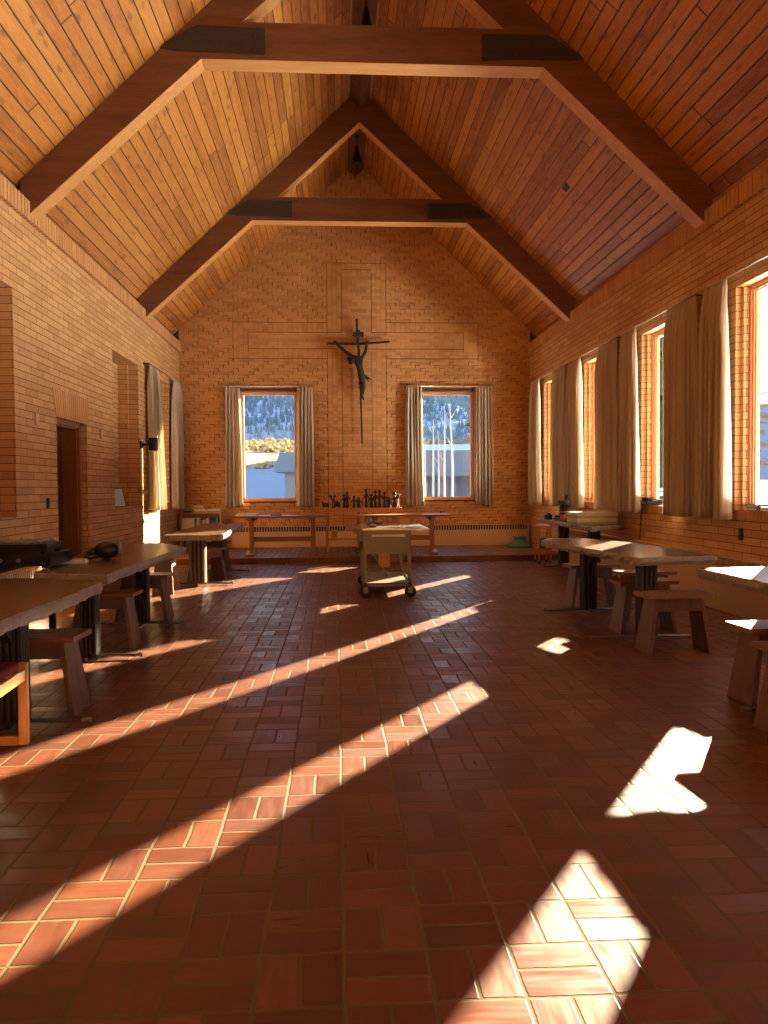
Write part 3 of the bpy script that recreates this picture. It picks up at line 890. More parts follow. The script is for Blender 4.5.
# dark figurines on the consoles
FIG = [(-.21, .10, 'lying'), (-.08, .22, 'tree'), (-.0, .13, 'lying'), (.14, .20, 'robe'), (.20, .24, 'robe'), (.33, .17, 'robe'), (.42, .15, 'kneel'),
       (.56, .28, 'robe'), (.66, .20, 'kneel'), (.74, .25, 'robe'), (.82, .26, 'robe'), (.92, .23, 'robe'), (1.0, .16, 'kneel'), (1.10, .22, 'robe'), (1.18, .24, 'tree')]
fz = PLZ+.825
side = lambda x: 'left' if x < .48 else 'right'
cnt = {}
ordn = ['first', 'second', 'third', 'fourth', 'fifth', 'sixth', 'seventh', 'eighth', 'ninth']
for x, h, kind in FIG:
    h *= 1.3
    s = side(x); cnt[s] = cnt.get(s, 0)+1
    rnd = random.Random(int(x*100)+900)
    m = MB()
    if kind == 'tree':
        m.lathe([(.035, 0), (.012, .02), (.01, h*.5)], 8)
        for a in range(7):
            an = rnd.uniform(0, 6.28); z = h*rnd.uniform(.3, .6)
            e = (math.cos(an)*.07, math.sin(an)*.04, z+h*rnd.uniform(.2, .4))
            m.tube([(0, 0, z), (e[0]*.6, e[1]*.6, (z+e[2])/2), e], [.008, .006, .004], 6); m.ball(e, (.016, .014, .018), 6)
    elif kind == 'lying':
        m.ball((0, 0, h*.45), (.07, .03, h*.32), 8); m.ball((-.06, 0, h*.85), (.022, .018, .022), 8); m.tube([(-.045, 0, h*.5), (-.06, 0, h*.85)], .016, 6)
        for a, b_ in ((-.045, -.018), (-.045, .018), (.045, -.018), (.045, .018)): m.tube([(a, b_, 0), (a, b_, h*.45)], .009, 6)
    else:
        w = .034 if kind == 'robe' else .042
        m.lathe([(w, 0), (w*.8, h*.2), (w*.55, h*.45), (w*.72, h*.68), (w*.5, h*.76), (.012, h*.8), (.012, h*.83)], 12)
        m.ball((0, -.004, h*.90), (.024, .024, h*.10), 8); m.ball((0, .006, h*.92), (.029, .027, h*.10), 8)
        for q in (-1, 1):
            u = rnd.uniform(-.3, .5)
            m.tube([(q*w*.6, 0, h*.68), (q*(w+.016), -.022, h*.52), (q*(w*.6+.02), -.05, h*(.55+u*.4))], [.013, .011, .008], 6)
        m.tube([(w+.02, -.03, 0), (w+.024, -.03, h*(.8+rnd.random()*.3))], .005, 5)
    o = m.build('figurine', MAT['bronze'], loc=(x, 15.06+rnd.uniform(-.04, .04), fz)); o.rotation_euler = (0, 0, rnd.uniform(-.7, .7))
    what = {'tree': 'branching dark bronze figurine', 'lying': 'low four-legged dark bronze animal figurine', 'robe': 'standing robed dark bronze figurine', 'kneel': 'short kneeling dark bronze figurine'}[kind]
    tag(o, '%s, %s from the left on the %s console' % (what, ordn[cnt[s]-1], s), 'figurine', 'bronze figurines on the consoles')

# ------------------------------------------------------------------ crucifix
r = thing('crucifix', 'dark bronze crucifix hanging on the brick gable wall', 'crucifix', (CX+.06, D-.10, 3.36))
def P(px, py, dy=0.0): return ((px-360.5)/48.4+.0, dy, (488-py)/48.4+1.3-3.4+.02)
m = MB()
m.tube([P(357.6, 320), P(358.2, 333), P(359, 345), P(360.2, 372), P(361.3, 405), P(362, 443)], [.026, .024, .026, .022, .018, .016], 8)
m.tube([P(329, 344), P(340, 344.2), P(358, 344.3), P(375, 343.4), P(390, 342)], [.022, .025, .026, .024, .020], 8)
m.tube([(-.02, .02, .0), (-.02, .085, .0)], .012, 6)
m.build('cross', MAT['bronze'], r)
m = MB(); m.box((P(354, 0)[0], -.04, P(0, 338)[2]), (P(364.5, 0)[0], -.02, P(0, 332.7)[2])); m.cbox((P(358.6, 0)[0], -.03, P(0, 334.5)[2]), (.10, .03, .15))
m.build('title_board', MAT['bronze'], r, .006)
sk = [  # point, radius, parent
 (P(361.5, 373, -.07), .062, -1), (P(359.5, 366, -.08), .072, 0), (P(357.5, 360.5, -.09), .060, 1), (P(355, 359.5, -.11), .030, 2),
 (P(351.8, 362.2, -.15), .066, 3), (P(350.4, 365.6, -.17), .046, 4),
 (P(353.8, 357.8, -.08), .036, 2), (P(345, 352, -.06), .034, 6), (P(337, 343.8, -.04), .026, 7), (P(334.5, 341.8, -.035), .032, 8),
 (P(362, 359.0, -.07), .036, 2), (P(366, 352.5, -.06), .034, 10), (P(367.2, 345, -.04), .026, 11), (P(368.6, 341.3, -.035), .032, 12),
 (P(363.2, 379, -.07), .060, 0), (P(364.0, 387, -.12), .036, 14), (P(362.3, 396, -.06), .024, 15), (P(363.8, 400.5, -.08), .018, 16),
 (P(361.4, 386, -.10), .034, 14), (P(361.4, 396.5, -.05), .023, 18), (P(360.2, 400, -.07), .017, 19)]
me = bpy.data.meshes.new('figure'); me.from_pydata([s[0] for s in sk], [(i, s[2]) for i, s in enumerate(sk) if s[2] >= 0], [])
me.materials.append(MAT['bronze'])
o = bpy.data.objects.new('figure', me); COL.objects.link(o); o.parent = r
o.modifiers.new('skin', 'SKIN'); me.skin_vertices or None
if not me.skin_vertices:
    bm = bmesh.new(); bm.from_mesh(me); bm.verts.layers.skin.verify(); bm.to_mesh(me); bm.free()
for i, s in enumerate(sk):
    q = me.skin_vertices[0].data[i]; q.radius = (s[1]*1.22, s[1]*1.05); q.use_root = (i == 0)
ss = o.modifiers.new('sub', 'SUBSURF'); ss.levels = ss.render_levels = 2
m = MB(); m.ball(P(363, 377.5, -.07), (.082, .07, .062), 8)
m.tube([P(365, 376.5, -.1), P(368.5, 378.8, -.12), P(371.5, 380.5, -.12)], [.035, .022, .006], 6); m.tube([P(366, 378, -.1), P(369.5, 382.5, -.1)], [.025, .006], 6)
m.build('loincloth', MAT['bronze'], r)
m = MB()
for k in range(16):
    a = k/16*2*PI; c = Vector(P(351.8, 360.2, -.15)); m.tube([c+Vector((math.cos(a)*.078, math.sin(a)*.075, .01)), c+Vector((math.cos(a+.55)*.084, math.sin(a+.55)*.078, .025*(-1)**k))], .012, 5)
m.build('thorn_crown', MAT['bronze'], r)

# ------------------------------------------------------------------ serving cart
cx0, cx1, cy0, cy1 = .305, .875, 9.28, 10.55
r = thing('serving_cart', 'tan metal serving cart with fold-out side shelves and four casters', 'cart', ((cx0+cx1)/2, (cy0+cy1)/2, 0))
hx, hy = (cx1-cx0)/2, (cy1-cy0)/2
m = MB(); m.box((-hx, -hy, .52), (hx, hy, .80)); m.build('body', MAT['cart'], r, .006)
m = MB(); m.box((-hx-.008, -hy-.010, .80), (hx+.008, -hy+.12, .822)); m.box((-hx-.008, hy-.05, .80), (hx+.008, hy+.01, .822)); m.box((-hx-.008, -hy, .80), (-hx+.05, hy, .822)); m.box((hx-.05, -hy, .80), (hx+.008, hy, .822)); m.box((-hx, -hy, .798), (hx, hy, .805))
for k in range(3):
    y = -hy+.16+k*.34; m.box((-hx+.07, y, .803), (hx-.07, y+.30, .816)); m.box((-hx+.09, y+.02, .816), (hx-.09, y+.28, .818))
m.build('top_tray', MAT['steel'], r, .003)
for s in (-1, 1):
    for q in (-1, 1):
        m = MB(); x, y = s*(hx-.020), q*(hy-.020)
        m.box((x-.02, y-.02, .13), (x+.02, y+.02, .53)); m.build('leg', MAT['cart'], r, .003)
        m = MB(); y2 = y
        m.tube([(x, y2, .085), (x, y2, .14)], .012, 8); m.box((x-.02, y2-.032, .06), (x+.035, y2-.026, .125)); m.box((x-.02, y2+.026, .06), (x+.035, y2+.032, .125)); m.box((x-.02, y2-.032, .12), (x+.035, y2+.032, .13))
        cst = m.build('caster', MAT['iron'], r)
        m = MB(); R_ = Matrix.Translation((x+.01, y2, .068)) @ Matrix.Rotation(PI/2, 4, 'X')
        m.lathe([(.03, -.019), (.060, -.019), (.068, -.012), (.068, .012), (.060, .019), (.03, .019)], 22, M=R_); m.build('wheel', MAT['rubber'], cst)
        m = MB(); m.lathe([(.018, -.023), (.020, .023)], 14, M=R_); m.build('hub', MAT['iron'], cst)
m = MB(); m.box((-hx, -hy, .165), (hx, hy, .175)); m.box((-hx, -hy, .135), (hx, -hy+.006, .175)); m.box((-hx, hy-.006, .135), (hx, hy, .19)); m.box((-hx, -hy, .135), (-hx+.006, hy, .19)); m.box((hx-.006, -hy, .135), (hx, hy, .19))
m.build('lower_shelf', MAT['cart'], r)
for s in (-1, 1):
    m = MB(); a, b_ = sorted((s*(hx+.005), s*(hx+(.20 if s < 0 else .225))))
    m.box((a, -hy+.02, .795), (b_, hy-.02, .815))
    tag(m.build('side_shelf', MAT['stooltop'] if s < 0 else MAT['steel'], r, .003), 'brown side shelf' if s < 0 else 'bare metal side shelf')
    if s < 0:
        m = MB()
        for y in (-hy+.06, hy-.08): m.prism([(s*hx, .795), (s*(hx+.13), .795), (s*(hx+.11), .775), (s*hx, .70)], y, y+.012, 1)
        m.build('shelf_bracket', MAT['cart'], r)
m = MB(); m.tube([(-.16, -hy-.005, .735), (-.16, -hy-.03, .735), (.19, -hy-.03, .735), (.19, -hy-.005, .735)], .007, 8); m.box((-.18, -hy-.004, .722), (.21, -hy, .748)); m.build('handle', MAT['steel'], r)
m = MB(); m.tube([(-.20, -hy+.08, .52), (-.16, -hy+.12, .50), (.02, -hy+.55, .22), (.03, -hy+.55, .176)], .007, 8); m.lathe([(.02, .172), (.016, .184)], 10, M=T(.03, -hy+.55, 0)); m.build('drain_pipe', MAT['iron'], r)
m = MB()
pts = [(-hx-.02, -hy+.12, .66), (-hx-.04, -hy+.11, .60), (-hx-.025, -hy+.10, .55), (-hx-.07, -hy+.12, .52), (-hx-.09, -hy+.12, .55), (-hx-.06, -hy+.12, .58), (-hx-.02, -hy+.12, .55)]
m.tube(pts, .009, 6); m.cbox((-hx-.02, -hy+.12, .62), (.04, .05, .09)); m.build('power_cord', MAT['black'], r)
m = MB(); m.lathe([(.06, 0), (.075, .05), (.078, .05), (.07, .048), (.055, .006)], 20)
o = m.build('steel_bowl', MAT['steel'], loc=(.50, 9.96, .819)); tag(o, 'small steel bowl in the middle of the cart top', 'bowl')
m = MB(); m.lathe([(.035, 0), (.035, .07), (.02, .09), (.02, .10)], 16)
o = m.build('shaker', MAT['iron'], loc=(.42, 10.15, .819)); tag(o, 'metal shaker at the back left of the cart top', 'shaker')
# utensils / pans on cart
m = MB(); m.box((-.15, -.10, 0), (.15, .10, .012)); m.tube([(.15, 0, .015), (.24, .03, .03)], .006)
o = m.build('serving_pan', MAT['steel'], loc=(.62, 9.62, .819)); tag(o, 'shallow steel pan lying on the cart top, nearest the viewer', 'pan')
m = MB(); m.ball((0, 0, .022), (.05, .035, .022), 8); m.tube([(.04, 0, .02), (.17, .03, .03)], .006)
o = m.build('ladle', MAT['steel'], loc=(.44, 9.70, .817)); tag(o, 'steel ladle on the left of the cart top', 'ladle')
m = MB(); m.box((-.1, -.07, 0), (.1, .07, .018)); o = m.build('napkin_stack', shade('orange_cloth', (.45, .16, .05)), loc=(.68, 9.98, .819)); tag(o, 'small orange cloth stack on the cart top', 'cloth')

# wooden pedestal stand behind the cart
r = thing('wooden_stand', 'small orange wooden stand on the floor behind the cart', 'stand', (.77, 12.9, 0))
m = MB(); m.box((-.09, -.09, 0), (.09, .09, .40)); m.build('body', MAT['oak'], r, .004)
m = MB(); m.box((-.13, -.12, .40), (.13, .12, .43)); m.build('top', MAT['oakx'], r, .004)

# ------------------------------------------------------------------ bookcase
bx0, bx1, by = -3.10, -2.30, 15.92
r = thing('bookcase', 'low pine bookcase in the far left corner', 'bookcase', ((bx0+bx1)/2, by, PLZ))
bw = (bx1-bx0)/2
m = MB(); m.box((-bw-.01, -.15, .715), (bw+.01, .15, .735)); m.build('top', MAT['oakx'], r)
for s in (-1, 1):
    m = MB(); m.box((s*bw-(.02 if s > 0 else 0), -.145, 0), (s*bw+(0 if s > 0 else .02), .145, .715)); m.build('side_panel', MAT['oak'], r)
for z in (.03, .36):
    m = MB(); m.box((-bw+.02, -.14, z), (bw-.02, .14, z+.02)); m.build('shelf', MAT['oakx'], r)
m = MB(); m.box((-bw+.02, .13, .02), (bw-.02, .145, .715)); m.build('back_panel', MAT['jamb'], r)
BC = [('navy', (.03, .05, .12)), ('brick red', (.35, .05, .03)), ('dark green', (.04, .13, .07)), ('cream', (.62, .52, .34)), ('tan', (.40, .26, .13)), ('black', (.02, .02, .02)), ('white', (.7, .68, .6)), ('olive', (.22, .22, .06)), ('grey', (.25, .25, .25)), ('orange', (.5, .2, .05))]
def book(name, col, w, d_, h, loc, rz=0, lying=False):
    m = MB()
    if lying:
        m.box((-w/2, -d_/2, 0), (w/2, d_/2, .003), 0); m.box((-w/2, -d_/2, h-.003), (w/2, d_/2, h), 0); m.box((-w/2, -d_/2, 0), (w/2, -d_/2+.003, h), 0)
        m.box((-w/2+.004, -d_/2+.003, .003), (w/2-.004, d_/2-.004, h-.003), 1)
    else:
        m.box((-w/2, -d_/2, 0), (-w/2+.002, d_/2, h), 0); m.box((w/2-.002, -d_/2, 0), (w/2, d_/2, h), 0); m.box((-w/2, -d_/2, 0), (w/2, -d_/2+.003, h), 0)
        m.box((-w/2+.002, -d_/2+.003, .003), (w/2-.002, d_/2-.004, h-.004), 1)
    o = m.build(name, [shade('book_'+col.replace(' ', '_'), dict(BC)[col]), MAT['paper']], loc=loc); o.rotation_euler = (0, 0, rz); return o
rnd = random.Random(5)
for row, zz in (('upper', PLZ+.38), ('lower', PLZ+.05)):
    x = bx0+.028; k = 0; prev = None
    while x < bx1-.06:
        w = rnd.uniform(.022, .05); h = rnd.uniform(.19, .27)
        col = rnd.choice([c for c, _ in BC if c != prev])
        if row == 'upper' and x < bx0+.26: col = 'cream'; h = .25; w = .05
        if x+w > bx1-.022: break
        o = book('book', col, w-.002, .20, h, (x+w/2, by-.03, zz)); x += w
        k += 1; pos = int(round((x-w-bx0)*100))
        if col == prev: lab = 'matching cream volume on the %s bookcase shelf, number %d from the left' % (row, k)
        else: lab = '%s book standing on the %s shelf of the bookcase, number %d from the left' % (col, row, k)
        tag(o, lab, 'book', 'books on the %s bookcase shelf' % row); prev = col
stacks = [(-2.95, ['black', 'grey'], .17, 'left'), (-2.72, ['tan', 'cream', 'tan', 'cream'], .24, 'middle'), (-2.45, ['grey', 'cream'], .26, 'right')]
hs = .735+PLZ
for sx, cols, w, nm in stacks:
    z = hs
    for k, c in enumerate(cols):
        h = rnd.uniform(.030, .042); o = book('book', c, w-.01*k, .19, h, (sx+rnd.uniform(-.01, .01), by-.02, z), rnd.uniform(-.12, .12), True); z += h
        lvl = ['bottom', 'second', 'third', 'top'][k] if k < len(cols)-1 else 'topmost'
        tag(o, '%s %s book of the %s stack on top of the bookcase' % (lvl, c, nm), 'book', 'books lying on the bookcase')

# ------------------------------------------------------------------ odds and ends on platform
r = thing('plant_stand_base', 'round green domed plastic base on the platform by the right corner', 'stand base', (3.66, 15.55, PLZ))
m = MB(); m.lathe([(.25, 0), (.255, .025), (.22, .045), (.15, .07), (.12, .15), (.115, .17)], 26); m.build('dish', MAT['green'], r)
m = MB(); m.lathe([(.125, .165), (.13, .19), (.11, .215), (.05, .225)], 22); m.build('cap', MAT['green'], r)

# ------------------------------------------------------------------ far right table items
rz2 = .77
r = thing('card_box', 'lower cream flat box of the pair on the far right table', 'box', (3.62, 11.00, rz2), .05, 'cream boxes on the far right table')
m = MB(); m.box((-.29, -.20, 0), (.29, .20, .075)); m.build('base', MAT['greencard'], r, .003)
m = MB(); m.box((-.295, -.205, .03), (.295, .205, .082)); m.build('lid', MAT['cream'], r, .003)
dup(r, 'upper cream flat box of the pair on the far right table', (3.63, 11.00, rz2+.082), .03)
# microscope-like black apparatus
r = thing('microscope', 'black microscope-like apparatus standing on the far right table', 'microscope', (3.62, 12.35, rz2), .3)
m = MB(); m.box((-.10, -.13, 0), (.10, .13, .03)); m.build('base', MAT['black'], r, .008)
m = MB(); m.box((-.035, .02, .03), (.035, .10, .26)); m.build('column', MAT['blackm'], r, .008)
m = MB(); m.box((-.06, -.12, .24), (.06, .09, .31)); m.tube([(0, -.07, .16), (0, -.07, .25)], .022, 10); m.build('head', MAT['black'], r, .01)
m = MB(); m.tube([(0, -.03, .31), (-.02, -.08, .36), (-.03, -.12, .40)], .022, 10); m.build('eyepiece', MAT['black'], r)
m = MB(); m.box((-.075, -.10, .12), (.075, .02, .135)); m.build('stage', MAT['grey'], r, .002)
def mug(label, loc, mat='white', h=.09, rr=.038, name='mug'):
    r = thing(name, label, 'cup', loc)
    m = MB(); m.lathe([(rr*.85, 0), (rr, .01), (rr, h), (rr*.9, h), (rr*.85, .012)], 18); m.build('cup', MAT[mat], r)
    m = MB(); m.tube([(rr*.95, 0, h*.8), (rr+.022, 0, h*.75), (rr+.025, 0, h*.35), (rr*.95, 0, h*.25)], .005, 6); m.build('handle', MAT[mat], r); return r
mug('white mug beside the cream boxes on the far right table', (3.60, 11.66, rz2), 'white', .11, .05)
mug('second, smaller white mug touching distance from the cream boxes', (3.60, 11.42, rz2), 'white', .09, .035)
mug('dark red mug next to the black apparatus', (3.50, 12.05, rz2), 'red')
r = thing('camera', 'small black camera at the far left corner of the far right table', 'camera', (3.46, 12.72, rz2), .2)
m = MB(); m.box((-.06, -.03, 0), (.06, .03, .075)); m.box((-.02, -.02, .075), (.03, .02, .095)); m.build('body', MAT['black'], r, .006)
m = MB(); m.lathe([(.028, 0), (.030, .05), (.024, .05)], 16, M=Matrix.Translation((0, -.03, .038)) @ Matrix.Rotation(PI/2, 4, 'X')); m.build('lens', MAT['blackm'], r)
m = MB(); m.box((-.07, -.05, 0), (.07, .05, .06)); o = m.build('accessory_case', MAT['black'], loc=(3.64, 12.74, rz2), bevel=.01) ; tag(o, 'small black case next to the camera on the far right table', 'case')
r = thing('pencil_jar', 'clear-grey jar with pens on the far right table', 'jar', (3.66, 11.92, rz2))
m = MB(); m.lathe([(.03, 0), (.035, .10), (.031, .10), (.027, .01)], 16); m.build('jar', MAT['grey'], r)
m = MB()
for a in range(4): m.tube([(.01*math.cos(a*1.6), .01*math.sin(a*1.6), .01), (.04*math.cos(a*1.6), .04*math.sin(a*1.6), .20)], .004, 5)
m.build('pens', MAT['white'], r)
r = thing('shelf_trolley', 'small pine shelf trolley on casters at the end of the far right table', 'trolley', (3.50, 13.22, 0), .05)
for sx in (-1, 1):
    for sy in (-1, 1):
        m = MB(); m.box((sx*.10-.012, sy*.11-.012, .05), (sx*.10+.012, sy*.11+.012, .63)); m.build('leg', MAT['oak'], r)
        m = MB(); m.lathe([(.012, -.01), (.024, -.01), (.024, .01), (.012, .01)], 12, M=Matrix.Translation((sx*.10, sy*.11, .025)) @ Matrix.Rotation(PI/2, 4, 'Y')); m.box((sx*.1-.008, sy*.11-.008, .02), (sx*.1+.008, sy*.11+.008, .055)); m.build('caster', MAT['black'], r)
for z in (.24, .61):
    m = MB(); m.box((-.115, -.125, z), (.115, .125, z+.02)); m.build('shelf', MAT['oakx'], r)
r = thing('watering_can', 'green watering can on the lower shelf of the pine trolley', 'watering can', (3.50, 13.22, .26))
m = MB(); m.lathe([(.06, 0), (.065, .13), (.045, .17), (.04, .17)], 16); m.build('body', MAT['green'], r)
m = MB(); m.tube([(-.05, -.02, .04), (-.07, -.03, .12), (-.075, -.035, .19)], .009, 8); m.build('spout', MAT['green'], r)
m = MB(); m.tube([(.05, 0, .15), (.09, 0, .13), (.09, 0, .06), (.06, 0, .03)], .008, 8); m.build('handle', MAT['green'], r)
o = MB().box((-.09, -.12, 0), (.09, .12, .03)).build('paper_stack', MAT['paper'], loc=(3.50, 13.22, .63)); tag(o, 'stack of white paper on top of the pine trolley', 'paper')

# ------------------------------------------------------------------ right wall fittings
r = thing('telephone', 'black desk telephone on the sill of the middle right-wall window', 'telephone', (XR+.05, 10.05, WZ0+.012), 0); r.scale = (1.15, 1.25, 1.3)
m = MB(); m.prism([(-.09, 0), (.09, 0), (.09, .06), (-.09, .03)], -.11, .11, 1); m.build('base', MAT['black'], r, .004)
m = MB(); m.box((-.07, -.10, .055), (-.02, .10, .078)); m.ball((-.045, -.08, .06), (.028, .025, .02), 8); m.ball((-.045, .08, .06), (.028, .025, .02), 8); m.build('handset', MAT['black'], r, .004)
m = MB(); pts = []
for k in range(41):
    t = k/40
    yy = .06+.05*math.sin(PI*t*1.0)-.07*t; zz = .02-.36*math.sin(PI*t)
    pts.append((-.10-.006*math.cos(t*160)-(0 if .05 < t < .95 else -.02), yy+.05*(t-.5)+.006*math.sin(t*160), zz))
m.tube(pts, .006, 6); m.build('cord', MAT['black'], r)
m = MB(); m.tube([(.05, -.09, .05), (.05, -.09, .16)], .006, 6); m.build('antenna', MAT['grey'], r)
zs = WZ0+.012
for k, (c, y, w, h) in enumerate((('brick red', 7.42, .17, .032), ('navy', 7.43, .18, .03))):
    o = book('book', c, .15, w, h, (XR+.05, y, zs), .08*k, True); zs += h
    tag(o, ('lower dark red' if k == 0 else 'upper navy')+' book on the sill of the near right-wall window', 'book', 'books on the near window sill')
o = book('book', 'cream', .15, .16, .04, (XR+.06, 7.2, WZ0+.012), .2, True); tag(o, 'cream book lying beside the two dark books on the near window sill', 'book')
m = MB(); m.box((-.012, -.035, -.06), (0, .035, .06)); m.box((-.016, -.018, .012), (-.010, .018, .042)); m.box((-.016, -.018, -.042), (-.010, .018, -.012))
o = m.build('wall_outlet', MAT['blackm'], None, .002); o.location = (XR-.002, 7.66, .81); tag(o, 'dark electrical outlet on the right wall below the near window', 'outlet')
m = MB(); m.box((0, -.035, -.055), (.014, .035, .055)); m.box((.012, -.008, -.015), (.022, .008, .015))
o = m.build('light_switch', MAT['blackm'], None, .002); o.location = (XL+.001, 8.85, 1.16); tag(o, 'dark switch plate on the left wall beside the door', 'switch')
for (y, z, lab) in ((8.57, 2.055, 'small pink plate on the left wall, left of the door'), (10.86, 2.05, 'small pink plate on the left wall between the door and the niche')):
    m = MB(); m.box((0, -.045, -.06), (.016, .045, .06)); m.box((.015, -.035, -.05), (.018, .035, .05)); o = m.build('wall_plate', MAT['pink'], None, .003); o.location = (XL, y, z); tag(o, lab, 'plate', 'pink wall plates')
m = MB(); m.box((-.014, -.03, -.05), (0, .03, .05)); m.box((-.017, -.022, -.04), (-.013, .022, .04)); o = m.build('wall_plate', MAT['pink'], None, .003); o.location = (XR, 8.56, 1.95); tag(o, 'small pink plate on the right wall between two curtains', 'plate')
m = MB(); m.lathe([(.04, 0), (.04, .02), (.012, .022), (.012, .06), (.025, .065), (.025, .08)], 16, M=Matrix.Rotation(PI/2, 4, 'Y')); o = m.build('thermostat_knob', MAT['white'], loc=(XL, 13.07, 1.26)); tag(o, 'small round white knob on the left wall beside the curtain', 'knob')
m = MB(); m.cbox((.012, 0, 0), (.02, .05, .10)); m.tube([(.02, 0, 0), (.06, 0, 0), (.06, .05, -.02)], .008, 6); o = m.build('wall_tap', MAT['iron'], loc=(XL, 13.05, .78)); tag(o, 'small metal lever low on the left wall beside the curtain', 'lever')
r = thing('wall_speaker', 'black cylindrical spot lamp on a bracket beside the left wall curtain', 'lamp', (XL, 13.02, 2.03))
m = MB(); m.box((0, -.05, -.06), (.025, .05, .06)); m.tube([(.02, 0, 0), (.13, 0, 0)], .02, 8); m.build('bracket', MAT['blackm'], r)
m = MB(); m.lathe([(.07, -.10), (.075, -.09), (.075, .10), (.07, .11)], 20, M=T(.20, 0, 0)); m.build('lamp_head', MAT['blackm'], r)
r = thing('picture_frame', 'small framed picture with painted pale reflection leaning in the left wall niche', 'picture', (XL-.12, 11.92, WZ0), 0)
R = RZ(math.radians(-38)) @ Matrix.Rotation(math.radians(-17), 4, 'Y')
m = MB()
for a, b_ in (((-.008, -.20, 0), (.012, -.185, .30)), ((-.008, .185, 0), (.012, .20, .30)), ((-.008, -.20, 0), (.012, .20, .015)), ((-.008, -.20, .285), (.012, .20, .30))): m.box(a, b_, 0, R)
m.build('frame', MAT['frameblk'], r)
m = MB(); m.box((-.004, -.186, .014), (.006, .186, .286), 0, R); m.build('picture', MAT['mirror'], r)  # pale blue of a window reflection painted into the pane
m = MB(); m.box((-.08, -.003, 0), (-.07, .003, .2), 0, R); m.build('stand', MAT['frameblk'], r)

# ------------------------------------------------------------------ left side: hi-fi table, headset, papers, chair
r = thing('side_table', 'dark side table by the left wall carrying the turntable', 'table', (-2.79, 6.45, 0))
m = MB(); m.box((-.30, -.85, .69), (.30, .75, .725)); m.build('tabletop', MAT['ped'], r, .004)
for sx in (-1, 1):
    for y in (-.78, .68):
        m = MB(); m.box((sx*.26-.025, y-.025, 0), (sx*.26+.025, y+.025, .69)); m.build('leg', MAT['ped'], r, .003)
r = thing('turntable', 'black turntable sitting on a black amplifier box beside the near left table', 'turntable', (-2.36, 6.12, .83), .0)
m = MB(); m.box((-.24, -.17, .02), (.22, .19, .075)); m.build('plinth', MAT['black'], r, .006)
m = MB(); m.lathe([(.15, .075), (.152, .09), (.148, .095), (.02, .095), (.008, .10), (.006, .11)], 30, M=T(-.03, 0, 0)); m.build('platter', MAT['grey'], r)
m = MB(); m.lathe([(.022, .075), (.02, .105)], 12, M=T(.16, .12, 0)); m.tube([(.16, .14, .11), (.16, .02, .115), (.12, -.08, .105)], .006, 6); m.cbox((.12, -.09, .10), (.02, .03, .015)); m.build('tonearm', MAT['steel'], r)
m = MB()
for sx in (-.2, .18):
    for sy in (-.13, .15): m.lathe([(.02, 0), (.018, .02)], 10, M=T(sx, sy, 0))
m.build('feet', MAT['rubber'], r)
r = thing('amplifier', 'black amplifier box under the turntable', 'amplifier', (-2.45, 6.15, .725))
m = MB(); m.box((-.40, -.22, .015), (.34, .25, .105)); m.build('case', MAT['black'], r, .004)
m = MB()
for k in range(4): m.lathe([(.015, 0), (.014, .018)], 12, M=Matrix.Translation((-.28+.13*k, -.22, .06)) @ Matrix.Rotation(PI/2, 4, 'X'))
m.build('knobs', MAT['grey'], r)
m = MB()
for sx in (-.34, .28):
    for sy in (-.18, .2): m.lathe([(.022, 0), (.02, .015)], 10, M=T(sx, sy, 0))
m.build('feet', MAT['rubber'], r)
o = MB().box((-.12, -.09, 0), (.12, .09, .012)).box((-.10, -.085, .012), (.11, .08, .026)).build('paper_stack', MAT['paper'], loc=(-2.12, 6.42, TZ)); o.rotation_euler = (0, 0, .2)
tag(o, 'flat stack of papers on the second left table beside the amplifier', 'paper')
r = thing('headset', 'black padded headset with strap lying on the second left table', 'headset', (-1.93, 6.72, TZ), .35)
m = MB(); m.ball((0, 0, .075), (.105, .085, .075), 12); m.build('shell', MAT['black'], r)
m = MB(); m.lathe([(.055, 0), (.065, .012), (.055, .03), (.03, .034)], 20, M=Matrix.Translation((.085, 0, .08)) @ Matrix.Rotation(PI/2, 4, 'Y')); m.build('ear_cup', MAT['grey'], r)
m = MB(); m.tube([(-.07, -.03, .03), (-.13, -.06, .018), (-.17, -.03, .03), (-.16, .02, .045), (-.10, .03, .05)], [.016, .014, .012, .012, .014], 8); m.tube([(-.06, 0, .09), (-.12, .0, .085), (-.16, 0, .05)], .012, 8); m.build('strap', MAT['black'], r)

r = thing('cushioned_seat', 'pale oak sled-leg seat with burgundy cushion at the left edge of the photo', 'seat', (-1.84, 3.85, 0), math.radians(3))
m = MB(); m.box((-.22, -.225, .385), (.235, .225, .435)); o = m.build('seat_cushion', MAT['burgundy'], r, .022, 4)
for sy in (-1, 1):
    y = sy*.235
    for sx in (-1, 1):
        m = MB(); m.box((sx*.245-.025, y-.018, 0), (sx*.245+.025, y+.018, .425)); m.build('leg', MAT['oak'], r, .009, 3)
    m = MB(); m.box((-.22, y-.016, .345), (.22, y+.016, .388)); m.build('side_rail', MAT['oakx'], r, .006)
    m = MB(); m.box((-.22, y-.016, .0), (.22, y+.016, .05)); m.build('floor_runner', MAT['oakx'], r, .006)
for x in (-.25, .25):
    m = MB(); m.box((x-.012, -.215, .335), (x+.012, .215, .392)); m.build('cross_rail', MAT['oakx'], r, .004)

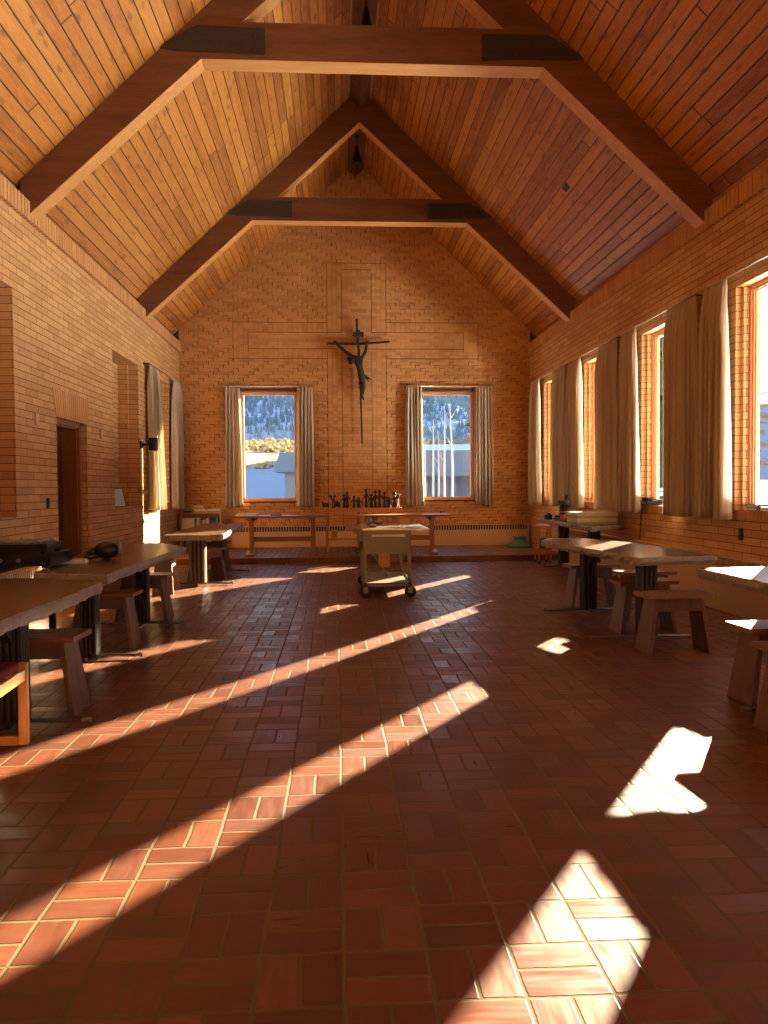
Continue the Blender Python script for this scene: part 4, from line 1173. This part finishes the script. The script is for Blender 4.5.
# ------------------------------------------------------------------ outside
def hgt(x, y):
    base = .25
    d = max(0, y-22)
    h = base + d*.008
    if y > 70: h += (min(y, 150)-70)*.105 + .3*math.sin(x*.05+y*.02)*min(1, (y-70)/50)
    if y > 150: h -= (y-150)*.06
    if y > 60: h += .5*noise.noise(Vector((x*.05, y*.05, 0)))
    k = min(1, max(0, (x/max(y, 1)-.175)/.07))*min(1, max(0, (y-90)/30))
    h += 9*k*(1 if y < 180 else max(0, 1-(y-180)/40))  # unseen rise added so the spruces on it shade the slope
    return h
def snow_mat():
    m, nt, b, o = new_mat('snow')
    v, x, y, z = coords(nt)
    n = noi(nt, v, .35, 5, .65)
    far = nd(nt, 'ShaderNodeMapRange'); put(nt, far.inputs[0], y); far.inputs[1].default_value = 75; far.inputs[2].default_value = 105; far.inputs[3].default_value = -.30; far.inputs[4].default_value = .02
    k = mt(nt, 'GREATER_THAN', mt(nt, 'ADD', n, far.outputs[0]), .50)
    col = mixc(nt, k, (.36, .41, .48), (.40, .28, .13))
    put(nt, b.inputs['Base Color'], col); b.inputs['Roughness'].default_value = .9; b.inputs['Specular IOR Level'].default_value = .1
    bump(nt, b, noi(nt, v, 1.2, 4), .5, .2)
    return m
m = MB(); ys = [D+.33, 20, 24, 30, 38, 48, 60, 70]+[75+6*i for i in range(30)]+[260+25*i for i in range(8)]
xs = [-260+13*i for i in range(41)]
base = 0
for y in ys:
    for x in xs: m.v.append((x, y, hgt(x, y)-.1))
for j in range(len(ys)-1):
    for i in range(len(xs)-1):
        a = j*len(xs)+i; m.f.append([a, a+1, a+len(xs)+1, a+len(xs)]); m.mi.append(0); m.sm.append(True)
SN = snow_mat(); MAT['snow'] = SN
tag(m.build('snowfield', SN), 'snow covered slope outside the gable windows', 'snow', kind='structure')
for nm, x0, x1 in (('east', XR+.32, 260), ('west', -260, XL-.45)):
    m = MB(); m.box((x0, -120, -.3), (x1, D+.33, .14)); tag(m.build('snowfield', SN), 'flat snow outside the %s side wall' % ('right' if nm == 'east' else 'left'), 'snow', kind='structure')
m = MB(); m.box((XL-.45, -120, -.3), (XR+.32, REAR-.31, .14)); tag(m.build('snowfield', SN), 'flat snow behind the building', 'snow', kind='structure')

# mountain
def mh(x, y):
    t = (y-430)/500
    h = 20 + 100*min(1, max(0, t))**.8
    h += 22*noise.noise(Vector((x*.006, y*.006, 1.3))) + 10*noise.noise(Vector((x*.02, y*.02, 5)))
    # spur descending from the right in the left window
    h += 30*math.exp(-((x+30-(y-430)*.15)/90)**2)*max(0, 1-abs(y-560)/160)
    return h
mm_, nt, b, o_ = new_mat('mountain_slope')
v, x, y, z = coords(nt)
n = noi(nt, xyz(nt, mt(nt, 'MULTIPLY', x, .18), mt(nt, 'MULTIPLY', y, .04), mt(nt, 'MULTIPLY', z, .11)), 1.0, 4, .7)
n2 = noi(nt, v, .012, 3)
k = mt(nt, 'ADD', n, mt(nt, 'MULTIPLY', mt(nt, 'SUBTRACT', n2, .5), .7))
put(nt, b.inputs['Base Color'], ramp(nt, k, [(.42, (.52, .60, .68)), (.52, (.26, .34, .40))])); b.inputs['Roughness'].default_value = .95  # pale distance haze put into the slope colours
b.inputs['Specular IOR Level'].default_value = 0
m = MB(); xs = [-420+14*i for i in range(75)]; ys = [430+20*i for i in range(26)]
for y in ys:
    for x in xs: m.v.append((x, y, mh(x, y)-(25 if y == 430 else 0)))
for j in range(len(ys)-1):
    for i in range(len(xs)-1):
        a = j*len(xs)+i; m.f.append([a, a+1, a+len(xs)+1, a+len(xs)]); m.mi.append(0); m.sm.append(True)
tag(m.build('mountain', mm_), 'snowy forested mountainside filling the gable windows', 'mountain', kind='structure')
rnd = random.Random(3); m = MB(); n = 0
while n < 15000:
    x = rnd.uniform(-170, 240); y = rnd.uniform(440, 900)
    if noise.noise(Vector((x*.02, y*.02, 8))) < -.38: continue
    h = rnd.uniform(3.5, 8); w = h*.16; z = mh(x, y)-1
    vs = [(x+w*math.cos(a*1.2566), y+w*math.sin(a*1.2566), z) for a in range(5)]+[(x, y, z+h)]
    m.add(vs, [(a, (a+1) % 5, 5) for a in range(5)]); n += 1
tag(m.build('forest', simple('conifer_hazed', (.20, .27, .31), .95, 0, .4, .05, 0, .0)), 'dark conifer forest on the mountainside', 'forest', kind='stuff')  # distance haze is mixed into the tree colour
m = MB(); rnd = random.Random(12)  # spruces added out of view to cast shade on the snow
for q in range(300):
    y = rnd.uniform(48, 118) if q < 120 else rnd.uniform(105, 178); x = y*(rnd.uniform(.245, .40) if q < 120 else rnd.uniform(.205, .33)); h = rnd.uniform(13, 20)
    z = hgt(x, y)-.3
    m.tube([(x, y, z), (x, y, z+h*.5)], .22, 6)
    for L in range(7):
        t = L/7; rr = (1-t)*h*.21+.3; zz = z+h*(.08+.13*L)
        vs = [(x+rr*(1+.15*(k % 2))*math.cos(k*PI/7), y+rr*(1+.15*(k % 2))*math.sin(k*PI/7), zz-(.3*(k % 2))) for k in range(14)]+[(x, y, zz+h*.22)]
        m.add(vs, [(k, (k+1) % 14, 14) for k in range(14)])
tag(m.build('shade_spruces', simple('spruce_green', (.05, .09, .05), .95, 0, .4, 1)), 'added unseen spruces shading the snowfield from the right', 'forest', kind='stuff')
# sagebrush band
m = MB(); rnd = random.Random(9); n = 0
while n < 1300:
    y = rnd.uniform(98, 154); x = rnd.uniform(-42, 50)
    if noise.noise(Vector((x*.07, y*.07, 2))) < (.12 if y < 125 else -.25): continue
    h = rnd.uniform(.5, 1.2); z = hgt(x, y)-.2
    for q in range(7):
        a = rnd.uniform(0, 6.28); e = rnd.uniform(.4, 1)
        c = Vector((x+math.cos(a)*h*.5*e, y+math.sin(a)*h*.5*e, z+h*rnd.uniform(.3, .8)))
        m.ball(tuple(c), (h*.28, h*.28, h*.25), 5)
    n += 1
tag(m.build('sagebrush', simple('sage', (.62, .46, .22), .95, 0, .4, .8, 0, 0)), 'golden sagebrush on the snowy slope', 'brush', kind='stuff')
# small outbuilding seen in the left gable window
r = thing('outbuilding', 'small tan outbuilding with grey roof in the left gable window', 'building', (-1.7, 60, .5))
m = MB(); m.box((-2.2, 0, -.6), (2.6, 4, 2.2)); m.build('wall', shade('stucco', (.46, .42, .36)), r)
m = MB(); m.prism([(-2.95, 2.05), (3.2, 2.05), (3.2, 2.25), (2.9, 3.5), (-2.55, 3.5), (-2.95, 2.25)], -.6, 4.6, 1); m.build('roof', shade('roof_grey', (.33, .37, .36)), r)
m = MB(); m.box((-.1, -.03, .1), (.9, .02, 1.5)); m.build('window', shade('pale_window', (.75, .8, .85)), r)
# grey wing with snowy roof in right gable window
r = thing('barn', 'grey board barn with snow on its roof in the right gable window', 'building', (4.0, 30, .1))
m = MB(); m.box((-2.6, 0, -.3), (6, 5, 1.75)); m.build('wall', wood('grey_boards', (.16, .16, .16), (.26, .25, .24), .8, 2, .6, .2), r)
m = MB(); m.prism([(-.5, 1.65), (5.5, 1.65), (2.5, 2.9)], -2.9, 6.3, 0); o = m.build('roof', shade('roof_boards', (.24, .27, .30)), r)
m = MB(); m.box((-2.9, -.55, 1.62), (6.3, -.50, 2.60)); m.build('fascia', shade('fascia_grey', (.22, .25, .28)), r)
m = MB(); m.prism([(-.55, 2.60), (2.5, 2.98), (5.55, 2.60), (5.5, 2.5), (2.5, 2.85), (-.5, 2.5)], -2.95, 6.35, 0); m.build('snow_cover', shade('roof_snow', (.75, .80, .85)), r)
# slim pale aspens in front of it
for k, (x, h) in enumerate(((2.35, 2.7), (2.58, 3.0), (2.78, 2.6), (3.0, 3.1), (3.2, 2.7), (3.46, 3.3), (3.66, 3.0), (3.9, 3.5), (4.14, 3.7))):
    m = MB(); rr = random.Random(k); y = 24+rr.uniform(-1.5, 1.5); s = y/26
    m.tube([(0, 0, -.3), (.03*rr.uniform(-1, 1), 0, h*.5), (.05*rr.uniform(-1, 1), 0, h)], [.045, .035, .012], 7)
    for q in range(4):
        z = h*(.55+.11*q); a = rr.uniform(-1, 1); m.tube([(0, 0, z), (.18*a, .05, z+.28)], [.010, .004], 5)
    o = m.build('aspen', shade('aspen_bark', (.62, .66, .58)), loc=(x*s*.92, y, .1))
    tag(o, 'slim pale bare aspen, %s from the left in front of the barn' % ordn[k], 'tree', 'bare aspens in the right gable window')
m = MB(); rr = random.Random(4)
for q in range(14):
    a = rr.uniform(0, 6.28); m.tube([(0, 0, 0), (.15*math.cos(a), .15*math.sin(a), .2), (.25*math.cos(a), .25*math.sin(a), .30+rr.random()*.15)], [.02, .012, .006], 5); m.ball((.22*math.cos(a), .22*math.sin(a), .3), .06, 5)
tag(m.build('snow_shrub', shade('shrub_green', (.16, .20, .13)), loc=(-3.3, 34, .2)), 'single small shrub poking out of the shaded snow', 'shrub')

# ------------------------------------------------------------------ light
w = bpy.data.worlds.new('sky'); sc.world = w; w.use_nodes = True
nt = w.node_tree; nt.nodes.clear()
out = nd(nt, 'ShaderNodeOutputWorld'); bg = nd(nt, 'ShaderNodeBackground')
tc = nd(nt, 'ShaderNodeTexCoord'); sp = nd(nt, 'ShaderNodeSeparateXYZ'); nt.links.new(tc.outputs['Generated'], sp.inputs[0])
c = ramp(nt, sp.outputs[2], [(.0, (.86, .92, 1.0)), (.25, (.62, .77, 1.0)), (1.0, (.30, .50, .95))])
nt.links.new(c, bg.inputs[0]); bg.inputs[1].default_value = 1.15
nt.links.new(bg.outputs[0], out.inputs[0])
sl = bpy.data.lights.new('sun', 'SUN'); sl.energy = 42; sl.angle = math.radians(.6); sl.color = (1.0, .80, .56)
so = bpy.data.objects.new('sun', sl); COL.objects.link(so)
tosun = Vector((math.sin(SUN_AZ)*math.cos(SUN_EL), math.cos(SUN_AZ)*math.cos(SUN_EL), math.sin(SUN_EL)))
so.rotation_euler = tosun.to_track_quat('Z', 'Y').to_euler(); so.location = tosun*30
def area(name, loc, direction, sx, sy, power, col):
    l = bpy.data.lights.new(name, 'AREA'); l.shape = 'RECTANGLE'; l.size = sx; l.size_y = sy; l.energy = power; l.color = col
    o = bpy.data.objects.new(name, l); COL.objects.link(o); o.location = loc
    o.rotation_euler = Vector(direction).to_track_quat('-Z', 'Y').to_euler()
    return o
# added fill lamps low outside the windows, standing in for snow bounce
WARM = (1.0, .95, .87)
for k, c in enumerate(RW):
    area('bounce_fill', (XR+3.2, c+.5, .45), (-.90, -.25, .36), 1.9, .9, FILL_R, WARM)
for a, b_ in BW:
    area('bounce_fill', ((a+b_)/2, D+.75, .72), (0, -.80, .60), 1.3, .55, FILL_B, WARM)
for k, c in enumerate(RW[:5]):      # portals help sample the sky
    o = area('window_portal', (XR+.205, c, (WZ0+WZ1)/2), (-1, 0, 0), 1.1, 2.2, 1, (1, 1, 1)); o.data.cycles.is_portal = True
for x in ((BW[0][0]+BW[0][1])/2, (BW[1][0]+BW[1][1])/2):
    o = area('window_portal', (x, D+.30, (WZ0+WZ1)/2), (0, -1, 0), 1.1, 2.2, 1, (1, 1, 1)); o.data.cycles.is_portal = True

# ------------------------------------------------------------------ camera
cam = bpy.data.cameras.new('camera'); co = bpy.data.objects.new('camera', cam); COL.objects.link(co)
yaw, pitch, roll = .0598, -.0306, -.0075
F = 787.4
cam.sensor_fit = 'HORIZONTAL'; cam.sensor_width = 36; cam.lens = F/768*36; cam.clip_end = 3000; cam.clip_start = .05
fwd = Vector((math.sin(yaw)*math.cos(pitch), math.cos(yaw)*math.cos(pitch), math.sin(pitch)))
rt = Vector((math.cos(yaw), -math.sin(yaw), 0)); up = rt.cross(fwd)
r2 = rt*math.cos(roll)+up*math.sin(roll); u2 = -rt*math.sin(roll)+up*math.cos(roll)
M = Matrix((r2, u2, -fwd)).transposed().to_4x4(); M.translation = (0, 0, 1.3)
co.matrix_world = M
sc.camera = co
sc.view_settings.view_transform = 'Standard'; sc.view_settings.look = 'None'; sc.view_settings.gamma = 1
sc.view_settings.use_curve_mapping = False
sc.view_settings.exposure = 0.6
sc.cycles.max_bounces = 14; sc.cycles.diffuse_bounces = 10; sc.cycles.sample_clamp_indirect = 8
sc.cycles.transparent_max_bounces = 12
